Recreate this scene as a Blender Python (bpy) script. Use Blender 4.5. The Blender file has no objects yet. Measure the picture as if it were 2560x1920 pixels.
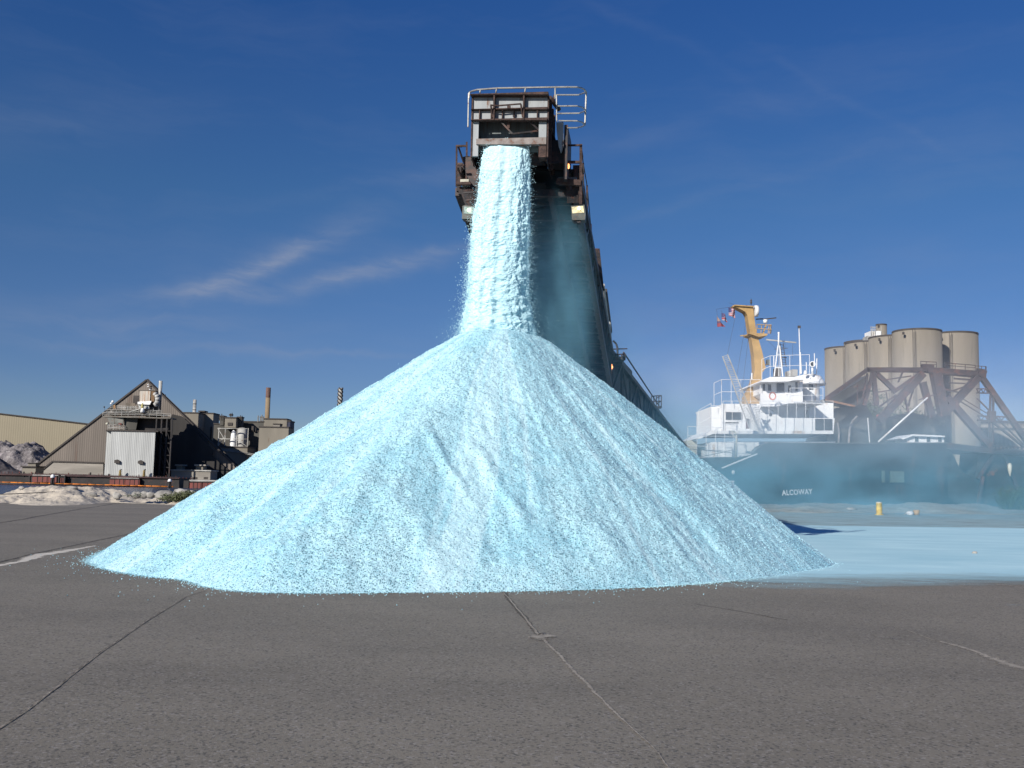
NEARD, FARD = .85, .058
import bpy, math, random
import numpy as np
from mathutils import Vector, Matrix
random.seed(11)
SC = bpy.context.scene
COL = SC.collection
V = Vector
# ---------------------------------------------------------------- camera
FPX = 1000.0
EYE = V((0, 0, 1.6))
PITCH = math.atan(98 / 1000)
ROLL = math.radians(1.2)
cam = bpy.data.cameras.new('camera'); camo = bpy.data.objects.new('camera', cam); COL.objects.link(camo)
cam.sensor_width = 36; cam.lens = 36 * FPX / 1024; cam.clip_start = .1; cam.clip_end = 9000
RC = Matrix.Rotation(math.pi / 2 + PITCH, 3, 'X') @ Matrix.Rotation(ROLL, 3, 'Z')
camo.matrix_world = Matrix.Translation(EYE) @ RC.to_4x4()
SC.camera = camo

def ray(px, py): return RC @ V(((px - 512) / FPX, (384 - py) / FPX, -1))
def at(px, py, Y):
    d = ray(px, py); return EYE + d * ((Y - EYE.y) / d.y)
def gnd(px, py, z=0.0):
    d = ray(px, py); return EYE + d * ((z - EYE.z) / d.z)

class Fr:
    """a building's own frame: u to the right, v away from the viewer, w up"""
    def __init__(s, x, y, a=0.0, z=0.0):
        s.o = V((x, y, z)); s.a = a; c, n = math.cos(a), math.sin(a)
        s.U = V((c, -n, 0)); s.V = V((n, c, 0)); s.W = V((0, 0, 1)); s.E = s.V
    def P(s, u, v, w): return s.o + s.U * u + s.V * v + s.W * w
    def hit(s, px, py, v=0.0):
        d = ray(px, py); t = (v - (EYE - s.o).dot(s.V)) / d.dot(s.V); return EYE + d * t
# pixel converters for the enlarged views of the photograph
def cv(x0, y0, k): return lambda X, Y: ((x0 + X / k) / 2.5, (y0 + Y / k) / 2.5)
H1 = cv(1100, 180, 3.77); H2 = cv(1100, 500, 3.77); H3 = cv(1400, 780, 3.77)
Z4 = cv(1700, 720, 3.858); Z5 = cv(2040, 780, 3.19); Z6 = cv(0, 920, 4.1475); Z7 = cv(350, 920, 4.0218)
Y1 = cv(0, 1150, 7.373); Y2 = cv(240, 940, 9.217); Y3 = cv(260, 1120, 7.373); Z8 = cv(1740, 1150, 2.698)
D = lambda X, Y: (X * .46293, Y * .46293)

# ---------------------------------------------------------------- mesh builder
class MB:
    def __init__(s): s.v = []; s.f = []; s.sm = []
    def add(s, vs, fs, smooth=False):
        n = len(s.v); s.v += [tuple(p) for p in vs]
        for f in fs: s.f.append(tuple(n + i for i in f)); s.sm.append(smooth)
        return s
    def prism(s, pts, ex):
        n = len(pts); ex = V(ex); q = [V(p) + ex for p in pts]
        s.add(list(pts) + q, [tuple(range(n))[::-1], tuple(range(n, 2 * n))] + [(i, (i + 1) % n, n + (i + 1) % n, n + i) for i in range(n)])
        return s
    def box(s, F, u0, u1, v0, v1, w0, w1):
        return s.prism([F.P(u0, v0, w0), F.P(u1, v0, w0), F.P(u1, v0, w1), F.P(u0, v0, w1)], F.V * (v1 - v0))
    def poly(s, F, cvt, pts, v, dv):
        return s.prism([F.hit(*cvt(*p), v) for p in pts], F.E * dv)
    def rect(s, F, cvt, x0, y0, x1, y1, v, dv):
        a = F.hit(*cvt(x0, y1), v); b = F.hit(*cvt(x1, y1), v); c = F.hit(*cvt((x0 + x1) / 2, y0), v)
        return s.prism([a, b, V((b.x, b.y, c.z)), V((a.x, a.y, c.z))], F.E * dv)
    def bar(s, p, q, w, h=None, up=None):
        p, q = V(p), V(q); h = h or w; d = (q - p).normalized()
        up = V(up) if up else (V((0, 0, 1)) if abs(d.z) < .95 else V((0, 1, 0)))
        a = d.cross(up).normalized() * (w / 2); b = a.cross(d).normalized() * (h / 2)
        return s.prism([p - a - b, p + a - b, p + a + b, p - a + b], q - p)
    def tube(s, p, q, r, n=8, r2=None, cap=True):
        p, q = V(p), V(q); r2 = r if r2 is None else r2; d = (q - p).normalized()
        a = d.orthogonal().normalized(); b = d.cross(a)
        vs = []
        for P, R in ((p, r), (q, r2)):
            vs += [P + (a * math.cos(t) + b * math.sin(t)) * R for t in [2 * math.pi * i / n for i in range(n)]]
        s.add(vs, [(i, (i + 1) % n, n + (i + 1) % n, n + i) for i in range(n)], n > 6)
        if cap: s.add(vs, [tuple(range(n))[::-1], tuple(range(n, 2 * n))])
        return s
    def path(s, pts, r, n=6):
        pts = [V(p) for p in pts]
        for a, b in zip(pts, pts[1:]): s.tube(a, b, r, n)
        return s
    def lathe(s, c, prof, n=32, a0=0, a1=2 * math.pi):
        c = V(c); full = abs(a1 - a0 - 2 * math.pi) < 1e-6; m = n if full else n + 1
        vs = [c + V((r * math.cos(a0 + (a1 - a0) * i / n), r * math.sin(a0 + (a1 - a0) * i / n), z)) for r, z in prof for i in range(m)]
        fs = [(j * m + i, j * m + (i + 1) % m, (j + 1) * m + (i + 1) % m, (j + 1) * m + i) for j in range(len(prof) - 1) for i in range(n)]
        s.add(vs, fs, True); return s
    def rock(s, c, sx, sy, sz, seed=0, n=14):
        rnd = random.Random(seed); ph = [(rnd.uniform(0, 6), rnd.uniform(0, 6), rnd.uniform(1.5, 4), rnd.uniform(1.5, 4)) for _ in range(6)]
        vs = []; m = n // 2 + 1
        for j in range(m):
            t = math.pi * j / (m - 1)
            for i in range(n):
                f = 2 * math.pi * i / n
                d = V((math.sin(t) * math.cos(f), math.sin(t) * math.sin(f), math.cos(t)))
                k = 1 + sum(.07 * math.sin(a + c1 * d.x * 1.6 + b * d.y) * math.cos(b + c2 * d.z * 1.5 - a * d.x) for a, b, c1, c2 in ph)
                k += rnd.uniform(-.035, .035) if 0 < j < m - 1 else 0
                vs.append(V(c) + V((d.x * sx * k, d.y * sy * k, d.z * sz * k)))
        fs = [(j * n + i, (j + 1) * n + i, (j + 1) * n + (i + 1) % n, j * n + (i + 1) % n) for j in range(m - 1) for i in range(n)]
        s.add(vs, fs, True); return s
    def build(s, name, mat, parent=None):
        me = bpy.data.meshes.new(name); vs = s.v
        if parent is not None:
            inv = parent.matrix_world.inverted() if parent.get('_mw') is None else Matrix([list(r) for r in parent['_mw']]).inverted()
            vs = [inv @ V(p) for p in vs]
        me.from_pydata([tuple(p) for p in vs], [], s.f); me.validate(); 
        if len(me.polygons) == len(s.sm): me.polygons.foreach_set('use_smooth', s.sm)
        me.materials.append(mat)
        import bmesh
        bm = bmesh.new(); bm.from_mesh(me); bmesh.ops.remove_doubles(bm, verts=bm.verts, dist=1e-5); bmesh.ops.recalc_face_normals(bm, faces=bm.faces); bm.to_mesh(me); bm.free()
        o = bpy.data.objects.new(name, me); COL.objects.link(o)
        if parent is not None: o.parent = parent; o['_mw'] = parent.get('_mw') if parent.get('_mw') is not None else [list(r) for r in parent.matrix_world]
        return o

def tag(o, label=None, cat=None, group=None, kind=None):
    if label: o['label'] = label
    if cat: o['category'] = cat
    if group: o['group'] = group
    if kind: o['kind'] = kind
    return o
def thing(name, label, cat, loc, rz=0, group=None):
    o = bpy.data.objects.new(name, None); COL.objects.link(o); o.empty_display_size = .5
    o.location = loc; o.rotation_euler = (0, 0, rz); M = Matrix.Translation(V(loc)) @ Matrix.Rotation(rz, 4, 'Z')
    o['_mw'] = [list(r) for r in M]
    return tag(o, label, cat, group)
def recenter(o, loc):
    """put a single-mesh thing's origin at its base"""
    loc = V(loc); o.data.transform(Matrix.Translation(-loc)); o.location = loc; return o

# ---------------------------------------------------------------- materials
class N:
    def __init__(s, m): s.m = m; m.use_nodes = True; s.t = m.node_tree; s.t.nodes.clear()
    def n(s, typ, **k):
        x = s.t.nodes.new(typ)
        for a, b in k.items():
            if a.startswith('i_'):
                key = a[2:]; key = int(key) if key.isdigit() else key.replace('_', ' ')
                x.inputs[key].default_value = b
            else: setattr(x, a, b)
        return x
    def l(s, a, b): s.t.links.new(a, b)
    def mix(s, f, a, b, bt='MIX'):
        x = s.t.nodes.new('ShaderNodeMix'); x.data_type = 'RGBA'; x.blend_type = bt
        for i, vv in ((0, f), (6, a), (7, b)):
            if hasattr(vv, 'is_output'): s.l(vv, x.inputs[i])
            elif i == 0: x.inputs[0].default_value = vv
            else: x.inputs[i].default_value = (*vv[:3], 1)
        return x.outputs[2]
    def noise(s, vec, scale, detail=4, rough=.55, out=0):
        x = s.n('ShaderNodeTexNoise'); x.inputs['Scale'].default_value = scale; x.inputs['Detail'].default_value = detail; x.inputs['Roughness'].default_value = rough
        if vec is not None: s.l(vec, x.inputs['Vector'])
        return x.outputs[out]
    def ramp(s, f, a, b, c0=0., c1=1.):
        x = s.n('ShaderNodeMapRange'); x.inputs[1].default_value = a; x.inputs[2].default_value = b; x.inputs[3].default_value = c0; x.inputs[4].default_value = c1
        s.l(f, x.inputs[0]); return x.outputs[0]
    def math(s, op, a, b=0.):
        x = s.n('ShaderNodeMath', operation=op)
        for i, vv in ((0, a), (1, b)):
            if hasattr(vv, 'is_output'): s.l(vv, x.inputs[i])
            else: x.inputs[i].default_value = vv
        return x.outputs[0]
    def pos(s, sx=1, sy=1, sz=1, obj=True):
        g = s.n('ShaderNodeNewGeometry'); m = s.n('ShaderNodeMapping'); m.inputs['Scale'].default_value = (sx, sy, sz)
        s.l(g.outputs['Position'], m.inputs[0]); return m.outputs[0]

def surf(name, col, rough=.8, metal=0, var=.25, scale=1.0, stretch=(1, 1, 1), col2=None, rust=0, rustcol=(.16, .06, .025), bump=.0, bscale=None, corr=0, coraxis='x', dist=.02, rustscale=None):
    m = bpy.data.materials.new(name); k = N(m)
    p = k.pos(*stretch); b = k.n('ShaderNodeBsdfPrincipled'); o = k.n('ShaderNodeOutputMaterial'); k.l(b.outputs[0], o.inputs[0])
    b.inputs['Roughness'].default_value = rough; b.inputs['Metallic'].default_value = metal
    n1 = k.noise(p, scale, 6, .6)
    c2 = col2 or tuple(c * (1 - var * 1.6) for c in col); c1 = tuple(min(1, c * (1 + var * .5)) for c in col)
    c = k.mix(k.ramp(n1, .35, .65), c1, c2)
    if rust:
        n2 = k.noise(p, rustscale or scale * 3.1, 8, .68)
        c = k.mix(k.ramp(n2, .62 - rust * .3, .72 - rust * .3), c, rustcol)
    k.l(c, b.inputs['Base Color'])
    h = None
    if corr:
        w = k.n('ShaderNodeTexWave', bands_direction=coraxis.upper()); w.inputs['Scale'].default_value = corr; w.inputs['Distortion'].default_value = 0
        k.l(k.pos(), w.inputs[0]); h = w.outputs['Fac']
        cc = k.mix(k.ramp(h, .0, .35, .45, 0), c, tuple(x * .55 for x in col)); k.l(cc, b.inputs['Base Color'])
    if bump or corr:
        bp = k.n('ShaderNodeBump'); bp.inputs['Strength'].default_value = bump or .5; bp.inputs['Distance'].default_value = dist
        if corr: k.l(h, bp.inputs['Height'])
        else: k.l(k.noise(k.pos(), bscale or scale * 6, 6, .6), bp.inputs['Height'])
        k.l(bp.outputs[0], b.inputs['Normal'])
    return m
def emit(name, col, st, rough=.2):
    m = bpy.data.materials.new(name); k = N(m); b = k.n('ShaderNodeBsdfPrincipled'); o = k.n('ShaderNodeOutputMaterial'); k.l(b.outputs[0], o.inputs[0])
    n = k.noise(k.pos(), 14, 2)
    k.l(k.mix(k.ramp(n, .4, .6), col, tuple(c * .55 for c in col)), b.inputs['Base Color']); b.inputs['Roughness'].default_value = rough
    k.l(k.mix(k.ramp(n, .42, .58), col, tuple(c * .6 for c in col)), b.inputs['Emission Color'])
    b.inputs['Emission Strength'].default_value = st; return m

M = {}
M['white'] = surf('white_paint', (.84, .84, .83), .5, var=.07, scale=.5, stretch=(1, 1, .25), rust=.13, rustcol=(.5, .36, .25), rustscale=1.4)
M['whitec'] = surf('white_cladding', (.46, .465, .45), .5, var=.14, scale=.15, stretch=(3, 1, .3), corr=.55, bump=.7, dist=.07)
M['yellow'] = surf('ochre_mast_paint', (.50, .32, .13), .5, var=.15, scale=.6, rust=.05)
M['cream'] = surf('cream_paint', (.52, .5, .4), .6, var=.2, scale=.8, rust=.1)
M['hull'] = surf('black_hull_paint', (.018, .022, .028), .45, var=.4, scale=.3, stretch=(1, 1, .2), rust=.12, rustcol=(.08, .04, .025))
M['glass'] = surf('dark_window', (.04, .05, .06), .08, var=.2)
M['steel'] = surf('dark_rusty_steel', (.022, .017, .018), .6, var=.3, scale=2.5, rust=.42, rustcol=(.075, .03, .02))
M['gantry'] = surf('brown_gantry_steel', (.05, .034, .036), .65, var=.3, scale=.4, rust=.35, rustcol=(.11, .045, .03))
M['hood'] = surf('grey_blue_hood_paint', (.31, .33, .34), .55, var=.12, scale=1.6, stretch=(3, 3, .5), rust=.2, rustcol=(.13, .055, .025), rustscale=5)
M['hooddark'] = surf('greenish_grey_plate', (.12, .145, .15), .55, var=.25, scale=3, stretch=(4, 4, .5), rust=.2, rustcol=(.10, .055, .04), rustscale=6)
M['rust'] = surf('rusty_bar', (.085, .048, .038), .85, var=.4, scale=9, rust=.5, rustcol=(.035, .02, .018))
M['rail'] = surf('galvanised_rail', (.42, .41, .38), .5, metal=.2, var=.2, scale=5, rust=.15)
M['belt'] = surf('conveyor_belt', (.018, .02, .022), .8, var=.3, scale=2)
M['concrete'] = surf('silo_concrete', (.25, .22, .178), .9, var=.10, scale=.14, stretch=(2.5, 2.5, .3), rust=.10, rustcol=(.17, .15, .12), rustscale=.3, bump=.25, bscale=.6)
M['factory'] = surf('factory_wall', (.24, .215, .175), .9, var=.16, scale=.09, stretch=(1, 1, .25), rust=.10, rustcol=(.13, .08, .05), rustscale=.2)
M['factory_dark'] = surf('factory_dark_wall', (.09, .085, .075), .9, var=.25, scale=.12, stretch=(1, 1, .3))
M['gable'] = surf('brown_corrugated_sheet', (.185, .155, .13), .75, var=.2, scale=.06, stretch=(2, 1, .2), rust=.12, rustcol=(.13, .09, .07), rustscale=.2, corr=.42, bump=.6, dist=.08)
M['basewall'] = surf('base_wall_concrete', (.34, .31, .27), .9, var=.2, scale=.12, stretch=(.4, 1, 2), rust=.1, rustcol=(.22, .2, .18))
M['tan'] = surf('tan_sheet', (.33, .285, .20), .8, var=.06, scale=.03, corr=.3, bump=.3, dist=.05)
M['trim'] = surf('dark_trim', (.06, .05, .045), .8, var=.2)
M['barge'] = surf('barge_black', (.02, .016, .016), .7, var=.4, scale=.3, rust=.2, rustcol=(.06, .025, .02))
M['bargered'] = surf('barge_red', (.19, .045, .035), .7, var=.25, scale=.35, stretch=(1, 1, .3), rust=.2, rustcol=(.10, .035, .03))
M['orange'] = surf('orange_float', (.75, .22, .02), .6, var=.3, scale=.35)
M['rubble'] = surf('grey_rubble', (.27, .24, .235), .95, var=.35, scale=.22, rust=.22, rustcol=(.42, .39, .37), rustscale=.5, bump=.9, bscale=1.2, dist=.5)
M['rock'] = surf('boulder_stone', (.36, .34, .31), .95, var=.3, scale=1.6, bump=.5, bscale=7, dist=.06)
M['stackbrown'] = surf('stack_brown', (.26, .19, .115), .8, var=.15, scale=.2)
M['pipe'] = surf('pale_pipe', (.45, .44, .41), .6, var=.3, scale=.3, rust=.12)
M['rustbox'] = surf('rusty_white_box', (.55, .5, .43), .7, var=.2, scale=.6, stretch=(2.5, 1, .12), rust=.3, rustcol=(.33, .15, .05), rustscale=.7)
M['ybollard'] = surf('yellow_bollard', (.62, .45, .10), .6, var=.25, scale=4, rust=.12)
M['bucket'] = surf('dull_orange_drum', (.5, .33, .17), .7, var=.2, scale=4)
M['bag'] = surf('white_sack', (.7, .72, .74), .8, var=.15, scale=6)
M['lens'] = emit('lamp_lens_cool', (.35, .45, .42), .12)
M['lenswarm'] = emit('lamp_lens_warm', (.75, .66, .40), .30)
M['bulb'] = emit('lit_bulb', (1, .85, .5), 9)
M['beacon'] = emit('orange_lamp', (1, .38, .12), 4.5)
M['leafd'] = surf('tree_leaves', (.05, .085, .03), .7, var=.4, scale=1.5)
M['weed'] = surf('weed_green', (.10, .115, .045), .7, var=.35, scale=6)
M['bark'] = surf('bark', (.09, .07, .05), .9)
M['rope'] = surf('dark_rope', (.06, .06, .06), .8)
# ---------------------------------------------------------------- light and sky
SUN_EL, SUN_AZ = math.radians(27), math.radians(216)      # azimuth clockwise from +Y: behind the viewer, to the left
sd = V((math.sin(SUN_AZ) * math.cos(SUN_EL), math.cos(SUN_AZ) * math.cos(SUN_EL), math.sin(SUN_EL)))
sun = bpy.data.lights.new('sun', 'SUN'); sun.energy = 5.0; sun.angle = math.radians(.5); sun.color = (1, .95, .87)
so = bpy.data.objects.new('sun', sun); COL.objects.link(so); so.rotation_euler = sd.to_track_quat('Z', 'Y').to_euler()
W = bpy.data.worlds.new('World'); SC.world = W; k = N(W)
sky = k.n('ShaderNodeTexSky'); sky.sky_type = 'NISHITA'; sky.sun_disc = False; sky.sun_elevation = SUN_EL; sky.sun_rotation = SUN_AZ
sky.altitude = 1500; sky.air_density = 1.0; sky.dust_density = .4; sky.ozone_density = 3.0
bg = k.n('ShaderNodeBackground'); wo = k.n('ShaderNodeOutputWorld'); k.l(bg.outputs[0], wo.inputs[0]); bg.inputs[1].default_value = .115
tc = k.n('ShaderNodeTexCoord'); dirv = tc.outputs['Generated']
hsv = k.n('ShaderNodeHueSaturation'); hsv.inputs['Hue'].default_value = .517; hsv.inputs['Saturation'].default_value = SKYSAT if 'SKYSAT' in globals() else 1.0; hsv.inputs['Value'].default_value = 1.0
k.l(sky.outputs[0], hsv.inputs['Color'])
sep = k.n('ShaderNodeSeparateXYZ'); k.l(dirv, sep.inputs[0])
skc = k.mix(k.ramp(sep.outputs[2], .0, .10), (.40, .42, .50), (.31, .41, .53)); skc = k.mix(k.ramp(sep.outputs[2], .10, .27), skc, (.27, .50, .60)); skc = k.mix(k.ramp(sep.outputs[2], .27, .46), skc, (.187, .487, .726)); skyc = k.mix(1.0, hsv.outputs[0], skc, 'MULTIPLY')
# cirrus: streaks on a plane high above (direction divided by height)
def streak(px, py, ang, ln, wd, amp, nz=1.0):
    """one wisp, given by its direction in the sky, drawn out along ang"""
    c = ray(px, py).normalized(); e = ray(px + 10 * math.cos(ang), py - 10 * math.sin(ang)).normalized(); t = (e - c).normalized(); s_ = c.cross(t).normalized()
    def dot(v):
        x = k.n('ShaderNodeVectorMath', operation='DOT_PRODUCT'); k.l(wv, x.inputs[0]); x.inputs[1].default_value = v; return x.outputs['Value']
    a = k.math('DIVIDE', dot(t), ln); b = k.math('DIVIDE', dot(s_), wd)
    q = k.math('ADD', k.math('MULTIPLY', a, a), k.math('MULTIPLY', b, b))
    g = k.math('POWER', 2.718, k.math('MULTIPLY', q, -1.0))
    return k.math('MULTIPLY', k.math('MULTIPLY', g, amp), k.math('GREATER_THAN', dot(c), 0.0))
wn = k.noise(dirv, 5.5, 5, .6, 1)
vm = k.n('ShaderNodeVectorMath', operation='SCALE'); sub = k.n('ShaderNodeVectorMath', operation='SUBTRACT'); k.l(wn, sub.inputs[0]); sub.inputs[1].default_value = (.5, .5, .5)
k.l(sub.outputs[0], vm.inputs[0]); vm.inputs['Scale'].default_value = .05
ad = k.n('ShaderNodeVectorMath', operation='ADD'); k.l(dirv, ad.inputs[0]); k.l(vm.outputs[0], ad.inputs[1]); wv = ad.outputs[0]
SK = [(250, 272, .42, .055, .008, .62), (195, 294, .03, .085, .009, .34), (300, 252, .35, .07, .010, .22), (345, 274, .2, .075, .010, .45), (410, 254, .25, .085, .006, .30), (120, 324, -.02, .13, .013, .26),
      (160, 346, -.05, .12, .007, .22), (330, 353, -.06, .11, .0028, .16), (430, 170, .22, .13, .008, .14), (700, 125, .25, .20, .012, .08), (860, 105, -.5, .1, .004, .05), (640, 30, -.5, .16, .006, .045), (40, 120, .1, .14, .03, .08),
      (60, 415, .0, .12, .01, .16), (760, 300, .1, .22, .05, .10), (700, 200, .3, .12, .006, .08), (930, 160, .2, .2, .03, .07), (330, 230, .45, .12, .014, .12)]
tot = None
for s_ in SK:
    v_ = streak(*s_); tot = v_ if tot is None else k.math('ADD', tot, v_)
mp = k.n('ShaderNodeMapping'); mp.inputs['Rotation'].default_value = (0, math.radians(-14), 0); mp.inputs['Scale'].default_value = (9, 9, 52); k.l(wv, mp.inputs[0])
fib = k.noise(mp.outputs[0], 1.0, 6, .62)
tot = k.math('MULTIPLY', tot, k.ramp(fib, .34, .68, .25, 1.25))
broad = k.math('MULTIPLY', k.ramp(k.noise(mp.outputs[0], .35, 5, .6), .5, .8), .10)
tot = k.math('MINIMUM', k.math('ADD', tot, broad), .8)
cc = k.mix(tot, skyc, (2.2, 2.6, 3.6)); k.l(cc, bg.inputs[0])
SC.view_settings.view_transform = 'Standard'; SC.view_settings.look = 'None'; SC.view_settings.exposure = .1; SC.view_settings.gamma = 1
cy = SC.cycles
cy.use_denoising = True; cy.max_bounces = 6; cy.diffuse_bounces = 3; cy.transparent_max_bounces = 12; cy.volume_bounces = 0; cy.volume_step_rate = 1.0; cy.volume_max_steps = 128
cy.use_adaptive_sampling = True; cy.adaptive_threshold = .01
try: cy.denoising_prefilter = 'ACCURATE'; cy.denoiser = 'OPENIMAGEDENOISE'
except Exception: pass

# ---------------------------------------------------------------- numpy noise
RS = np.random.RandomState(5)
_T = RS.rand(256, 256)
def vn(x, y):
    xi = np.floor(x).astype(int); yi = np.floor(y).astype(int); fx = x - xi; fy = y - yi
    fx = fx * fx * (3 - 2 * fx); fy = fy * fy * (3 - 2 * fy); a = _T
    g = lambda i, j: a[(xi + i) % 256, (yi + j) % 256]
    return (g(0, 0) * (1 - fx) + g(1, 0) * fx) * (1 - fy) + (g(0, 1) * (1 - fx) + g(1, 1) * fx) * fy - .5
def fbm(x, y, o=4, g=.5):
    s = 0; a = 1
    for i in range(o): s = s + a * vn(x * 2 ** i + 17.3 * i, y * 2 ** i + 9.1 * i); a *= g
    return s
def gridmesh(name, vs, nx, ny, mat, wrap=False, extra=None):
    """vs: (ny*nx,3) array"""
    m = nx if wrap else nx - 1
    i, j = np.meshgrid(np.arange(m), np.arange(ny - 1)); a = j * nx + i; b = j * nx + (i + 1) % nx
    f = np.stack([a, b, b + nx, a + nx], -1).reshape(-1, 4)
    if extra is not None:
        ev, ef = extra; f3 = ef + len(vs); vs = np.vstack([vs, ev])
    else: f3 = np.zeros((0, 3), int)
    me = bpy.data.meshes.new(name); me.vertices.add(len(vs)); me.vertices.foreach_set('co', vs.astype(np.float32).ravel())
    nl = f.size + f3.size; me.loops.add(nl); me.loops.foreach_set('vertex_index', np.concatenate([f.ravel(), f3.ravel()]).astype(np.int32))
    me.polygons.add(len(f) + len(f3)); ls = np.concatenate([np.arange(len(f)) * 4, f.size + np.arange(len(f3)) * 3]).astype(np.int32)
    me.polygons.foreach_set('loop_start', ls); me.polygons.foreach_set('loop_total', np.concatenate([np.full(len(f), 4), np.full(len(f3), 3)]).astype(np.int32))
    sm = np.concatenate([np.ones(len(f), bool), np.zeros(len(f3), bool)]); me.polygons.foreach_set('use_smooth', sm)
    me.update(); me.validate(); me.materials.append(mat); o = bpy.data.objects.new(name, me); COL.objects.link(o); return o
def chunks(pts, sizes):
    """small broken lumps (irregular tetrahedra)"""
    n = len(pts); base = np.array([[1, 1, 1], [1, -1, -1], [-1, 1, -1], [-1, -1, 1]]) * .6
    v = base[None] * sizes[:, None, None] * RS.uniform(.5, 1.4, (n, 4, 3)); q = RS.uniform(0, 6.28, n); c, s = np.cos(q), np.sin(q)
    x = v[..., 0] * c[:, None] - v[..., 1] * s[:, None]; y = v[..., 0] * s[:, None] + v[..., 1] * c[:, None]; v = np.stack([x, y, v[..., 2]], -1) + pts[:, None, :]
    f = np.array([[0, 1, 2], [0, 3, 1], [0, 2, 3], [1, 3, 2]])
    return v.reshape(-1, 3), (f[None] + (np.arange(n) * 4)[:, None, None]).reshape(-1, 3)

# ---------------------------------------------------------------- ground
def asphalt():
    m = bpy.data.materials.new('asphalt'); k = N(m); b = k.n('ShaderNodeBsdfPrincipled'); o = k.n('ShaderNodeOutputMaterial'); k.l(b.outputs[0], o.inputs[0])
    p = k.pos(); b.inputs['Roughness'].default_value = .85
    big = k.ramp(k.noise(k.pos(.6, .9, 1), .3, 5, .6), .3, .7)
    c = k.mix(big, (.162, .142, .113), (.228, .201, .162))
    c = k.mix(k.math('MULTIPLY', k.ramp(k.noise(k.pos(.3, .6, 1), .8, 5, .6), .46, .74), .5), c, (.11, .096, .080))
    c = k.mix(k.math('MULTIPLY', k.ramp(k.noise(p, 6, 5, .7), .5, .8), .35), c, (.17, .155, .145))
    v = k.n('ShaderNodeTexVoronoi'); v.inputs['Scale'].default_value = 55; k.l(p, v.inputs['Vector'])
    sc = k.n('ShaderNodeSeparateColor'); k.l(v.outputs['Color'], sc.inputs[0])
    c = k.mix(k.ramp(sc.outputs[0], .80, .97, 0, .75), c, (.27, .245, .225)); c = k.mix(k.ramp(sc.outputs[1], .75, .95, 0, .7), c, (.045, .042, .04))
    k.l(c, b.inputs['Base Color'])
    bp = k.n('ShaderNodeBump'); bp.inputs['Strength'].default_value = .55; bp.inputs['Distance'].default_value = .012
    k.l(k.noise(p, 60, 4, .7), bp.inputs['Height'])
    bp2 = k.n('ShaderNodeBump'); bp2.inputs['Strength'].default_value = .15; bp2.inputs['Distance'].default_value = .03
    k.l(k.noise(p, 2.2, 5, .6), bp2.inputs['Height']); k.l(bp.outputs[0], bp2.inputs['Normal']); k.l(bp2.outputs[0], b.inputs['Normal'])
    return m
gm = MB()
qe = [(-420, 64), (-60, 64), (-5, 66), (20, 78), (60, 84), (420, 84)]
gm.prism([(-420, -60, 0)] + [(x, y, 0) for x, y in qe][:0] + [(420, -60, 0)] + [(x, y, 0) for x, y in qe[::-1]], (0, 0, -4))
g = gm.build('ground', asphalt()); tag(g, kind='structure')

def water():
    m = bpy.data.materials.new('harbour_water'); k = N(m); b = k.n('ShaderNodeBsdfPrincipled'); o = k.n('ShaderNodeOutputMaterial'); k.l(b.outputs[0], o.inputs[0])
    b.inputs['Base Color'].default_value = (.03, .06, .10, 1); b.inputs['Roughness'].default_value = .22; b.inputs['IOR'].default_value = 1.33
    k.l(k.mix(k.noise(k.pos(.2, 1, 1), .4, 4), (.025, .035, .06), (.045, .058, .09)), b.inputs['Base Color'])
    bp = k.n('ShaderNodeBump'); bp.inputs['Strength'].default_value = .9; bp.inputs['Distance'].default_value = .25
    k.l(k.noise(k.pos(.6, 1, 1), 1.4, 5, .6), bp.inputs['Height']); k.l(bp.outputs[0], b.inputs['Normal']); return m
wm = MB(); wm.add([(-4000, 60, -2.2), (4000, 60, -2.2), (4000, 345, -2.2), (-4000, 345, -2.2)], [(0, 1, 2, 3)]); tag(wm.build('water', water()), kind='structure')
dirt = surf('far_bank_dirt', (.17, .15, .13), .95, var=.3, scale=.05)
fs = MB(); fs.prism([(-5000, 322, .2), (5000, 322, .2), (5000, 7000, .2), (-5000, 7000, .2)], (0, 0, -4)); tag(fs.build('far_shore_ground', dirt), kind='structure')
fs = MB(); fs.prism([(24, 118, -.2), (420, 118, -.2), (420, 321, -.2), (24, 321, -.2)], (0, 0, -4)); tag(fs.build('wharf_ground', dirt), kind='structure')

# joints and streaks: thin worn bands lying on the asphalt
def band_mat(name, c1, c2, amount, sc=14):
    m = bpy.data.materials.new(name); k = N(m); b = k.n('ShaderNodeBsdfPrincipled'); o = k.n('ShaderNodeOutputMaterial'); b.inputs['Roughness'].default_value = .9
    p = k.pos(); k.l(k.mix(k.ramp(k.noise(p, sc, 5, .7), .4, .6), c1, c2), b.inputs['Base Color'])
    at_ = k.n('ShaderNodeAttribute', attribute_name='edge'); e = at_.outputs['Fac']
    f = k.math('ADD', k.math('MULTIPLY', e, 1.5), k.math('SUBTRACT', k.math('MULTIPLY', k.noise(p, sc * 1.3, 6, .75), 2.4), 2.2 - amount))
    f = k.ramp(f, 0, .6); t = k.n('ShaderNodeBsdfTransparent'); mx = k.n('ShaderNodeMixShader'); k.l(f, mx.inputs[0]); k.l(t.outputs[0], mx.inputs[1]); k.l(b.outputs[0], mx.inputs[2]); k.l(mx.outputs[0], o.inputs[0]); return m
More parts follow.
